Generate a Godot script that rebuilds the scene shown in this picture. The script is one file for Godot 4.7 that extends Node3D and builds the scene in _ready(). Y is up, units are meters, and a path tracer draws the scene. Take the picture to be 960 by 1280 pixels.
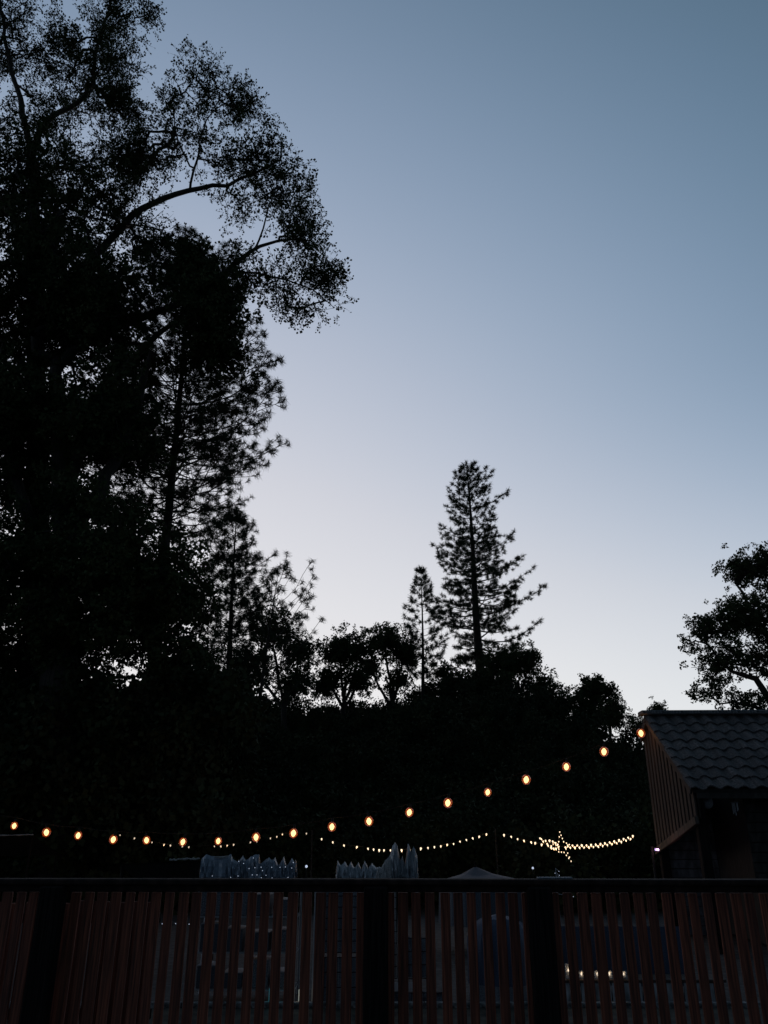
extends Node3D

const PITCH := 0.3927
const EYE := 1.6
const FOCAL := 967.0
var rng := RandomNumberGenerator.new()
var mats := {}
var used := {}
var hill_noise := FastNoiseLite.new()

# ------------------------------------------------------------------ helpers
class Shape:
	var v := PackedVector3Array()
	var n := PackedVector3Array()
	var i := PackedInt32Array()
	func tri(a: Vector3, b: Vector3, c: Vector3) -> void:
		var nn := (c - a).cross(b - a).normalized()
		var k := v.size()
		v.append(a); v.append(b); v.append(c)
		n.append(nn); n.append(nn); n.append(nn)
		i.append(k); i.append(k + 1); i.append(k + 2)
	func quad(a: Vector3, b: Vector3, c: Vector3, d: Vector3) -> void:
		var nn := (c - a).cross(b - a) + (d - a).cross(c - a)
		nn = nn.normalized()
		var k := v.size()
		v.append(a); v.append(b); v.append(c); v.append(d)
		for q in 4: n.append(nn)
		for q in [0, 1, 2, 0, 2, 3]: i.append(k + q)
	func quad_out(a: Vector3, b: Vector3, c: Vector3, d: Vector3, from: Vector3) -> void:
		var nn := (c - a).cross(b - a)
		if nn.dot((a + b + c + d) * 0.25 - from) < 0.0: quad(d, c, b, a)
		else: quad(a, b, c, d)
	func tri_out(a: Vector3, b: Vector3, c: Vector3, from: Vector3) -> void:
		if (c - a).cross(b - a).dot((a + b + c) / 3.0 - from) < 0.0: tri(c, b, a)
		else: tri(a, b, c)
	# bevelled box, turned by basis t
	func box(at: Vector3, size: Vector3, bevel := 0.004, t := Basis.IDENTITY) -> void:
		var h := size * 0.5
		var b: float = min(bevel, min(h.x, min(h.y, h.z)) * 0.45)
		var p := {}
		for sx in [-1, 1]:
			for sy in [-1, 1]:
				for sz in [-1, 1]:
					var s := Vector3(sx, sy, sz)
					for ax in 3:
						var q := Vector3(s.x * (h.x - b), s.y * (h.y - b), s.z * (h.z - b))
						q[ax] = s[ax] * h[ax]
						p[Vector4i(ax, sx, sy, sz)] = at + t * q
		var k := func(ax: int, s: Vector3) -> Vector3: return p[Vector4i(ax, int(s.x), int(s.y), int(s.z))]
		for ax in 3:
			var u := (ax + 1) % 3
			var w := (ax + 2) % 3
			for sg in [-1, 1]:
				var c: Array[Vector3] = []
				for q in [[-1, -1], [1, -1], [1, 1], [-1, 1]]:
					var s := Vector3.ZERO
					s[ax] = sg; s[u] = q[0]; s[w] = q[1]
					c.append(k.call(ax, s))
				quad_out(c[0], c[1], c[2], c[3], at)
			for sa in [-1, 1]:
				for sb in [-1, 1]:
					var s1 := Vector3.ZERO
					s1[ax] = -1; s1[u] = sa; s1[w] = sb
					var s2 := s1
					s2[ax] = 1
					quad_out(k.call(u, s1), k.call(u, s2), k.call(w, s2), k.call(w, s1), at)
		for sx in [-1, 1]:
			for sy in [-1, 1]:
				for sz in [-1, 1]:
					var s := Vector3(sx, sy, sz)
					tri_out(k.call(0, s), k.call(1, s), k.call(2, s), at)
	func tube(pts: PackedVector3Array, rad: PackedFloat32Array, sides := 6, cap := true) -> void:
		var m := pts.size()
		if m < 2: return
		var k := v.size()
		var up := Vector3(0.31, 0.2, 0.93)
		for j in m:
			var d := (pts[min(j + 1, m - 1)] - pts[max(j - 1, 0)]).normalized()
			var e := d.cross(up)
			if e.length() < 0.05: e = d.cross(Vector3(1, 0, 0.1))
			e = e.normalized()
			var f := d.cross(e)
			for s in sides:
				var a := TAU * s / sides
				var o := e * cos(a) + f * sin(a)
				v.append(pts[j] + o * rad[j]); n.append(o)
		for j in m - 1:
			for s in sides:
				var a := k + j * sides + s
				var b := k + j * sides + (s + 1) % sides
				i.append_array(PackedInt32Array([a, a + sides, b, b, a + sides, b + sides]))
		if cap:
			for s in range(1, sides - 1):
				i.append_array(PackedInt32Array([k, k + s, k + s + 1]))
				var e := k + (m - 1) * sides
				i.append_array(PackedInt32Array([e, e + s + 1, e + s]))
	func lathe(at: Vector3, prof: Array, sides := 16) -> void:   # prof: [radius, y]
		var k := v.size()
		var m := prof.size()
		for j in m:
			var a: Array = prof[max(j - 1, 0)]
			var b: Array = prof[min(j + 1, m - 1)]
			var t := Vector2(float(b[0]) - float(a[0]), float(b[1]) - float(a[1])).normalized()
			for s in sides:
				var g := TAU * s / sides
				v.append(at + Vector3(cos(g) * float(prof[j][0]), prof[j][1], sin(g) * float(prof[j][0])))
				n.append(Vector3(cos(g) * t.y, -t.x, sin(g) * t.y).normalized())
		for j in m - 1:
			for s in sides:
				var a2 := k + j * sides + s
				var b2 := k + j * sides + (s + 1) % sides
				i.append_array(PackedInt32Array([a2, b2, a2 + sides, b2, b2 + sides, a2 + sides]))
	func mesh() -> ArrayMesh:
		var arr := []
		arr.resize(Mesh.ARRAY_MAX)
		arr[Mesh.ARRAY_VERTEX] = v
		arr[Mesh.ARRAY_NORMAL] = n
		arr[Mesh.ARRAY_INDEX] = i
		var m := ArrayMesh.new()
		m.add_surface_from_arrays(Mesh.PRIMITIVE_TRIANGLES, arr)
		return m

func numbered(called: String) -> String:
	used[called] = int(used.get(called, -1)) + 1
	return called if used[called] == 0 else "%s_%03d" % [called, used[called]]

func put(called: String, m: Mesh, mat: Material, parent: Node = self) -> MeshInstance3D:
	var o := MeshInstance3D.new()
	o.name = numbered(called) if parent == self else called
	o.mesh = m
	o.material_override = mat
	parent.add_child(o, true)
	return o

func tag(o: Node, label: String, category: String, group := "") -> void:
	o.set_meta("label", label)
	o.set_meta("category", category)
	if group != "": o.set_meta("group", group)

func thing(called: String, label: String, category: String, where := Vector3.ZERO, group := "") -> Node3D:
	var o := Node3D.new()
	o.name = numbered(called)
	add_child(o)
	o.position = where
	tag(o, label, category, group)
	return o

func struct(called: String, m: Mesh, mat: Material) -> MeshInstance3D:
	var o := put(called, m, mat)
	o.set_meta("kind", "structure")
	return o

# a point at pixel (px, py) of the 960 x 1280 photograph, d metres ahead; used only to read places off the photograph
func at(px: float, py: float, d: float) -> Vector3:
	var cx := (px - 480.0) / FOCAL
	var cy := (640.0 - py) / FOCAL
	var s := d / (cos(PITCH) - cy * sin(PITCH))
	return Vector3(cx * s, EYE + (cy * cos(PITCH) + sin(PITCH)) * s, -d)

func lin(r: float, g: float, b: float) -> Color:
	return Color(r, g, b).linear_to_srgb()

func grain_image(size: int, freq: float, sx: float, sy: float, dark: float, seed_: int) -> ImageTexture:
	var f := FastNoiseLite.new()
	f.seed = seed_
	f.frequency = freq
	f.fractal_octaves = 4
	var img := Image.create(size, size, false, Image.FORMAT_RGB8)
	for y in size:
		for x in size:
			var u := float(x) / size
			var w := float(y) / size
			# four-way blend keeps the tile seamless
			var a := f.get_noise_2d(x * sx, y * sy)
			var b := f.get_noise_2d((x - size) * sx, y * sy)
			var c := f.get_noise_2d(x * sx, (y - size) * sy)
			var d := f.get_noise_2d((x - size) * sx, (y - size) * sy)
			var q: float = lerpf(lerpf(a, b, u), lerpf(c, d, u), w)
			var t := clampf(1.0 - dark * (0.5 - 1.4 * q), 0.0, 1.0)
			img.set_pixel(x, y, Color(t, t, t))
	return ImageTexture.create_from_image(img)

func paint(key: String, c: Color, rough := 0.85, tex: Texture2D = null, scale := Vector3.ONE, world := false) -> StandardMaterial3D:
	var m := StandardMaterial3D.new()
	m.resource_name = key
	m.albedo_color = c
	m.roughness = rough
	if tex:
		m.albedo_texture = tex
		m.uv1_triplanar = true
		m.uv1_world_triplanar = world
		m.uv1_scale = scale
	mats[key] = m
	return m

func glow(key: String, c: Color, e: float) -> StandardMaterial3D:
	var m := paint(key, c, 0.4)
	m.emission_enabled = true
	m.emission = c
	m.emission_energy_multiplier = e
	return m

func lamp(where: Vector3, c: Color, e: float, size := 0.04) -> void:
	var l := OmniLight3D.new()
	l.name = numbered("lamp_light")
	l.position = where
	l.light_color = c
	l.light_energy = e
	l.light_size = size
	l.omni_range = 40.0
	l.omni_attenuation = 2.0
	l.shadow_enabled = true
	add_child(l)

# ------------------------------------------------------------------ sky, camera
func sky_color(az: float, el: float) -> Color:
	var e := rad_to_deg(max(el, 0.0))
	var a := 0.0045 * e + 0.00032 * e * e if e < 60.0 else 1.422 + 0.015 * (e - 60.0)
	var low := 1.0 - smoothstep(4.0, 32.0, e)
	var turn := 1.0 - cos(az + 0.35)
	var b := lerpf(1.75 * sqrt(max(cos(el), 0.0)) * turn, 0.65 * pow(turn, 1.7), low)
	var l := 0.9 * exp(-a - b)
	var keys := [[0.06, 0.56, 1.5], [0.2, 0.66, 1.47], [0.3, 0.745, 1.4], [0.5, 0.9, 1.22], [0.65, 0.985, 1.1], [0.8, 1.015, 1.02], [0.9, 1.02, 1.0]]
	var r := 0.56
	var bl := 1.5
	if l >= 0.9:
		r = 1.01; bl = 1.0
	elif l > 0.06:
		for k in keys.size() - 1:
			if l >= keys[k][0] and l < keys[k + 1][0]:
				var t: float = (l - keys[k][0]) / (keys[k + 1][0] - keys[k][0])
				r = lerpf(keys[k][1], keys[k + 1][1], t)
				bl = lerpf(keys[k][2], keys[k + 1][2], t)
	r *= 1.0 - 0.16 * minf(turn, 0.4)
	return Color(l * r, l, l * bl)

func make_sky_and_camera() -> void:
	var cam := Camera3D.new()
	cam.name = "camera"
	add_child(cam)
	cam.position = Vector3(0, EYE, 0)
	cam.rotation = Vector3(PITCH, 0, 0)
	cam.fov = 67.0
	cam.near = 0.05
	cam.far = 4000.0
	cam.current = true
	var w := 512
	var h := 256
	var img := Image.create(w, h, false, Image.FORMAT_RGBF)
	for y in h:
		for x in w:
			img.set_pixel(x, y, sky_color((x + 0.5) / w * TAU, PI * 0.5 - (y + 0.5) / h * PI))
	var pm := PanoramaSkyMaterial.new()
	pm.panorama = ImageTexture.create_from_image(img)
	var sky := Sky.new()
	sky.sky_material = pm
	var env := Environment.new()
	env.background_mode = Environment.BG_SKY
	env.sky = sky
	env.tonemap_mode = Environment.TONE_MAPPER_LINEAR
	env.tonemap_exposure = 1.0
	env.background_energy_multiplier = 1.0
	env.sdfgi_enabled = true
	env.ssao_enabled = true
	env.ssil_enabled = true
	var we := WorldEnvironment.new()
	we.name = "world"
	we.environment = env
	add_child(we)
	# the last glow of a sun that has gone behind the hill
	var sun := DirectionalLight3D.new()
	sun.name = "sun"
	sun.light_energy = 0.03
	sun.light_color = Color(1.0, 0.9, 0.8)
	sun.light_angular_distance = 12.0
	sun.shadow_enabled = true
	add_child(sun)
	sun.look_at_from_position(Vector3(-30, 3, -90), Vector3.ZERO)

# ------------------------------------------------------------------ ground
func ground_height(x: float, z: float) -> float:
	var d := -z
	var rise := smoothstep(19.0, 47.0, d)
	var top := 6.1 + 2.0 * exp(-pow((x - 5.5) / 6.5, 2.0)) + 1.3 * smoothstep(-1.0, -14.0, x) - 1.9 * smoothstep(5.0, 12.0, x)
	var far := 1.0 - 0.7 * smoothstep(60.0, 200.0, d)
	return rise * top * far + rise * hill_noise.get_noise_2d(x * 3.0, z * 3.0) * 0.8

func warp(t: float) -> float:   # fine near, coarse far
	return 60.0 * t + 1540.0 * pow(absf(t), 5.0) * signf(t)

func make_ground() -> void:
	var s := Shape.new()
	var m := 90
	for j in 2 * m + 1:
		for k in 2 * m + 1:
			var x := warp(float(k - m) / m)
			var z := warp(float(j - m) / m) - 20.0
			s.v.append(Vector3(x, ground_height(x, z), z))
			var e := 0.4
			s.n.append(Vector3(ground_height(x - e, z) - ground_height(x + e, z), 2 * e, ground_height(x, z - e) - ground_height(x, z + e)).normalized())
	var r := 2 * m + 1
	for j in 2 * m:
		for k in 2 * m:
			var a := j * r + k
			s.i.append_array(PackedInt32Array([a, a + 1, a + r, a + 1, a + r + 1, a + r]))
	struct("ground", s.mesh(), mats.earth)

# ------------------------------------------------------------------ vegetation
func leaf_twig(leaves: int, reach: float, leaf: float, droop: float, seed_: int) -> ArrayMesh:
	var r := RandomNumberGenerator.new()
	r.seed = seed_
	var s := Shape.new()
	for b in 3:
		var tip := Vector3(r.randf_range(-0.5, 0.5), r.randf_range(0.2, 1.0), r.randf_range(-0.5, 0.5)).normalized() * reach
		s.tube(PackedVector3Array([Vector3.ZERO, tip * 0.5 + Vector3(0, 0.02, 0), tip]), PackedFloat32Array([0.005, 0.004, 0.002]), 3, false)
		for k in int(leaves / 3.0):
			var p := tip * sqrt(r.randf_range(0.05, 1.1)) + Vector3(r.randfn(), r.randfn(), r.randfn()) * reach * 0.16
			var d := Vector3(r.randfn(), r.randfn() - droop, r.randfn()).normalized()
			var side := d.cross(Vector3(r.randfn(), r.randfn(), r.randfn())).normalized()
			var l := leaf * r.randf_range(0.65, 1.2)
			var w := l * r.randf_range(0.32, 0.45)
			var nn := d.cross(side) * l * 0.12
			s.quad(p, p + d * l * 0.45 + side * w + nn, p + d * l, p + d * l * 0.45 - side * w + nn)
	return s.mesh()

func needle_tuft(needles: int, length: float, width: float, seed_: int) -> ArrayMesh:
	var r := RandomNumberGenerator.new()
	r.seed = seed_
	var s := Shape.new()
	s.tube(PackedVector3Array([Vector3(0, -length * 0.9, 0), Vector3(0, length * 0.15, 0)]), PackedFloat32Array([0.009, 0.006]), 3, false)
	for k in needles:
		var a := r.randf() * TAU
		var up := r.randf_range(-0.25, 1.0)
		var d := Vector3(cos(a) * sqrt(1.0 - up * up * 0.9), up, sin(a) * sqrt(1.0 - up * up * 0.9)).normalized()
		var p := Vector3(0, r.randf_range(-length * 0.7, length * 0.15), 0)
		var side := d.cross(Vector3(r.randfn(), r.randfn(), r.randfn())).normalized() * width * 0.5
		var l := length * r.randf_range(0.7, 1.15)
		s.tri(p + side, p - side, p + d * l - Vector3(0, l * 0.08, 0))
	return s.mesh()

func scatter(called: String, m: Mesh, mat: Material, places: Array, tint: float, parent: Node, seed_: int) -> MultiMeshInstance3D:
	var r := RandomNumberGenerator.new()
	r.seed = seed_
	var mm := MultiMesh.new()
	mm.transform_format = MultiMesh.TRANSFORM_3D
	mm.use_colors = true
	mm.mesh = m
	mm.instance_count = places.size()
	for k in places.size():
		mm.set_instance_transform(k, places[k])
		var q := 1.0 + r.randf_range(-tint, tint)
		mm.set_instance_color(k, Color(q * r.randf_range(0.9, 1.1), q, q * r.randf_range(0.85, 1.1)))
	var o := MultiMeshInstance3D.new()
	o.name = numbered(called) if parent == self else called
	o.multimesh = mm
	o.material_override = mat
	parent.add_child(o, true)
	return o

func foliage(m: ArrayMesh, mat: Material, places: Array, tint: float, parent: Node, seed_: int) -> void:
	var r := RandomNumberGenerator.new()
	r.seed = seed_
	var src := m.surface_get_arrays(0)
	var flat_v := PackedVector3Array()
	var flat_n := PackedVector3Array()
	for k in src[Mesh.ARRAY_INDEX]:
		flat_v.append(src[Mesh.ARRAY_VERTEX][k])
		flat_n.append(src[Mesh.ARRAY_NORMAL][k])
	var v := PackedVector3Array()
	var n := PackedVector3Array()
	var c := PackedColorArray()
	var one := PackedColorArray()
	one.resize(flat_v.size())
	for t: Transform3D in places:
		v.append_array(t * flat_v)
		n.append_array(Transform3D(t.basis.orthonormalized(), Vector3.ZERO) * flat_n)
		var q := 1.0 + r.randf_range(-tint, tint)
		one.fill(Color(q * r.randf_range(0.9, 1.1), q, q * r.randf_range(0.85, 1.1)))
		c.append_array(one)
	var arr := []
	arr.resize(Mesh.ARRAY_MAX)
	arr[Mesh.ARRAY_VERTEX] = v
	arr[Mesh.ARRAY_NORMAL] = n
	arr[Mesh.ARRAY_COLOR] = c
	var am := ArrayMesh.new()
	am.add_surface_from_arrays(Mesh.PRIMITIVE_TRIANGLES, arr)
	put("crown", am, mat, parent)

func turned(d: Vector3, spin: float, size: float, where: Vector3) -> Transform3D:
	var y := d.normalized()
	var x := y.cross(Vector3(0.37, 0.11, 0.92)).normalized()
	var b := Basis(x, y, x.cross(y))
	b = Basis(y, spin) * b
	return Transform3D(b.scaled(Vector3.ONE * size), where)

# limbs: arrays of [px, py, d, radius]; lobes: [px, py, d, radius px across, radius px up, depth m, points, clump count]
func broadleaf(called: String, label: String, base: Vector3, limbs: Array, lobes: Array, o: Dictionary) -> Node3D:
	var r := RandomNumberGenerator.new()
	r.seed = int(o.get("seed", 1))
	var root := thing(called, label, "tree", base, o.get("group", ""))
	var wood := Shape.new()
	var node: PackedVector3Array = []
	var parent: PackedInt32Array = []
	var cost: PackedFloat32Array = []
	for li in limbs.size():
		var pts := PackedVector3Array()
		var rad := PackedFloat32Array()
		var line: Array = limbs[li]
		var ctrl := PackedVector3Array()
		for q in line:
			ctrl.append(q[0] - base if q[0] is Vector3 else at(q[0], q[1], q[2]) - base)
		for q in ctrl.size() - 1:
			var steps := int(max(2.0, ctrl[q].distance_to(ctrl[q + 1]) / 0.4))
			for t in steps:
				var f := float(t) / steps
				var p := ctrl[q].cubic_interpolate(ctrl[q + 1], ctrl[max(q - 1, 0)], ctrl[min(q + 2, ctrl.size() - 1)], f)
				p += Vector3(r.randfn(), r.randfn(), r.randfn()) * 0.035
				pts.append(p)
				rad.append(lerpf(float(line[q][-1]), float(line[q + 1][-1]), f))
		pts.append(ctrl[-1]); rad.append(float(line[-1][-1]))
		wood.tube(pts, rad, 8)
		for q in pts.size():
			if li > 0 or q > pts.size() * 0.45:
				node.append(pts[q]); parent.append(-1); cost.append(0.0)
	var aim: Array = []
	for lb in lobes:
		var c := at(lb[0], lb[1], lb[2]) - base
		var unit := (at(lb[0] + 100.0, lb[1], lb[2]) - at(lb[0], lb[1], lb[2])).length() / 100.0
		var pad: float = o.get("pad", 0.3)   # the twigs reach past the outermost clumps
		var clumps := PackedVector3Array()
		for q in int(lb[7]):
			var u := Vector3(r.randfn(), r.randfn(), r.randfn()).normalized() * pow(r.randf(), 0.38)
			clumps.append(Vector3(u.x * maxf(lb[3] * unit - pad, 0.3 * lb[3] * unit), u.y * maxf(lb[4] * unit - pad, 0.3 * lb[4] * unit), u.z * lb[5]))
		for q in int(lb[6]):
			var k := clumps[r.randi() % clumps.size()]
			var spread: float = minf(o.get("clump", 0.3), 0.35 * minf(lb[3], lb[4]) * unit)
			aim.append(c + k + Vector3(r.randfn(), r.randfn(), r.randfn()) * spread)
	# grow towards the points, nearest first
	var order: Array = []
	for p in aim:
		var best := 1e9
		for q in range(0, node.size(), 2): best = minf(best, node[q].distance_squared_to(p))
		order.append([best, p])
	order.sort_custom(func(a, b): return a[0] < b[0])
	var seeds := node.size()
	var ends: Array = []
	for e in order:
		var p: Vector3 = e[1]
		var best := 1e9
		var who := 0
		for q in node.size():
			var c2 := node[q].distance_to(p) + cost[q] * 0.22
			if c2 < best:
				best = c2; who = q
		var from := node[who]
		var dist := from.distance_to(p)
		var last := who
		if dist > 0.5:
			var mid := from.lerp(p, 0.5) + Vector3(r.randfn(), r.randfn() + float(o.get("arch", 0.6)), r.randfn()) * dist * 0.07
			node.append(mid); parent.append(last); cost.append(cost[last] + dist * 0.5)
			last = node.size() - 1
		node.append(p); parent.append(last); cost.append(cost[last] + dist * 0.5)
		ends.append([node.size() - 1, (p - node[last]).normalized()])
	var burden := PackedFloat32Array()
	burden.resize(node.size())
	burden.fill(0.0)
	for q in range(node.size() - 1, seeds - 1, -1):
		burden[q] += 1.0
		if parent[q] >= 0: burden[parent[q]] += burden[q]
	var rt: float = o.get("twig", 0.008)
	for q in range(seeds, node.size()):
		var pr := parent[q]
		var rb := rt * sqrt(burden[q])
		var ra := rb if pr < seeds else minf(rt * sqrt(burden[pr]), rb * 1.5)
		wood.tube(PackedVector3Array([node[pr], node[q]]), PackedFloat32Array([ra, rb]), 4 if rb > rt * 3.0 else 3, false)
	put("trunk", wood.mesh(), mats.bark, root)
	var places: Array = []
	var per: float = o.get("per", 3.0)
	for e in ends:
		var cnt := int(per) + (1 if r.randf() < per - floor(per) else 0)
		for q in cnt:
			var d: Vector3 = e[1] + Vector3(r.randfn(), r.randfn() + 0.2, r.randfn()) * 0.8
			places.append(turned(d, r.randf() * TAU, r.randf_range(0.7, 1.25) * float(o.get("size", 1.0)), node[e[0]] + Vector3(r.randfn(), r.randfn(), r.randfn()) * float(o.get("fuzz", 0.12))))
	foliage(o.twig_mesh, o.get("leaf", mats.leaf), places, 0.25, root, int(o.get("seed", 1)) + 7)
	return root

# width: [[0..1 height share, reach in metres], ...]
func pine(called: String, label: String, base: Vector3, tip: Vector3, girth: float, width: Array, o: Dictionary) -> Node3D:
	var r := RandomNumberGenerator.new()
	r.seed = int(o.get("seed", 1))
	var root := thing(called, label, "tree", base, o.get("group", ""))
	var top := tip - base
	var wood := Shape.new()
	var pts := PackedVector3Array()
	var rad := PackedFloat32Array()
	for k in 25:
		var t := k / 24.0
		var p := top * t
		p.x += sin(t * 5.0 + r.seed % 7) * girth * 0.5 * (1.0 - t)
		pts.append(p)
		rad.append(lerpf(girth, girth * 0.05, pow(t, 0.85)))
	wood.tube(pts, rad, 9)
	var places: Array = []
	var share: float = width[0][0]
	var step: float = float(o.get("step", 0.5)) / top.length()
	var size: float = o.get("size", 1.0)
	while share < 0.985:
		var reach := 0.0
		for k in width.size() - 1:
			if share >= width[k][0] and share <= width[k + 1][0]:
				reach = lerpf(float(width[k][1]), float(width[k + 1][1]), (share - width[k][0]) / (width[k + 1][0] - width[k][0]))
		var count := int(o.get("whorl", 5)) + r.randi_range(-1, 1)
		var turn := r.randf() * TAU
		for b in count:
			var a := turn + TAU * b / count + r.randf_range(-0.4, 0.4)
			var l: float = reach * (r.randf_range(0.55, 1.0) if r.randf() < 0.8 else r.randf_range(0.9, 1.2))
			if o.has("lop"):   # fuller to one side
				l *= 1.0 + float(o.lop) * cos(a)
			if l < 0.12: continue
			var lift: float = lerpf(float(o.get("low_lift", -0.05)), float(o.get("high_lift", 0.8)), pow(share, 1.5)) + r.randf_range(-0.15, 0.15)
			var out := Vector3(cos(a), 0, sin(a))
			var kk := share * 24.0
			var from := pts[int(kk)].lerp(pts[min(int(kk) + 1, 24)], kk - int(kk))
			var bp := PackedVector3Array()
			var br := PackedFloat32Array()
			var thick := girth * lerpf(0.22, 0.1, share) * clampf(l / 2.5, 0.35, 1.0)
			var bend := r.randf_range(0.1, 0.45)
			for k in 6:
				var t := k / 5.0
				bp.append(from + out * l * t + Vector3(r.randfn() * 0.03 * l * t, l * (lift * t - bend * 0.6 * sin(t * PI) * 0.5 + bend * t * t * 0.6), r.randfn() * 0.03 * l * t))
				br.append(lerpf(thick, 0.008, pow(t, 0.7)))
			wood.tube(bp, br, 4, false)
			places.append(turned(bp[5] - bp[4] + Vector3(0, 0.1, 0), r.randf() * TAU, size * r.randf_range(0.9, 1.2), bp[5]))
			var bare: float = o.get("bare", 0.3)
			var sub := int(max(2.0, l * (1.0 - bare) * float(o.get("dense", 5.0))))
			for k in sub:
				var t: float = lerpf(bare, 0.97, (k + r.randf()) / sub)
				var f := t * 5.0
				var p := bp[int(f)].lerp(bp[min(int(f) + 1, 5)], f - int(f))
				var side := out.rotated(Vector3.UP, (1.0 if k % 2 == 0 else -1.0) * r.randf_range(0.5, 1.2))
				var sl: float = minf(l * 0.4, float(o.get("side", 0.75))) * (1.15 - t) * r.randf_range(0.5, 1.25) + 0.12
				var q := p + side * sl + Vector3(0, sl * r.randf_range(-0.15, 0.55), 0)
				wood.tube(PackedVector3Array([p, p.lerp(q, 0.5) - Vector3(0, 0.03, 0), q]), PackedFloat32Array([0.014, 0.01, 0.007]), 3, false)
				places.append(turned(q - p + Vector3(0, 0.12, 0), r.randf() * TAU, size * r.randf_range(0.75, 1.15), q))
				if sl > 0.35:
					var h := p.lerp(q, r.randf_range(0.45, 0.7)) + Vector3(r.randfn(), r.randfn() + 0.6, r.randfn()) * 0.1
					places.append(turned(side + Vector3(0, 0.6, 0), r.randf() * TAU, size * r.randf_range(0.65, 1.0), h))
		share += step * r.randf_range(0.6, 1.3)
	places.append(turned(Vector3.UP, 0.0, size, top))
	put("trunk", wood.mesh(), mats.bark, root)
	foliage(o.get("tuft"), mats.needle, places, 0.2, root, int(o.get("seed", 1)) + 3)
	return root

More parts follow.
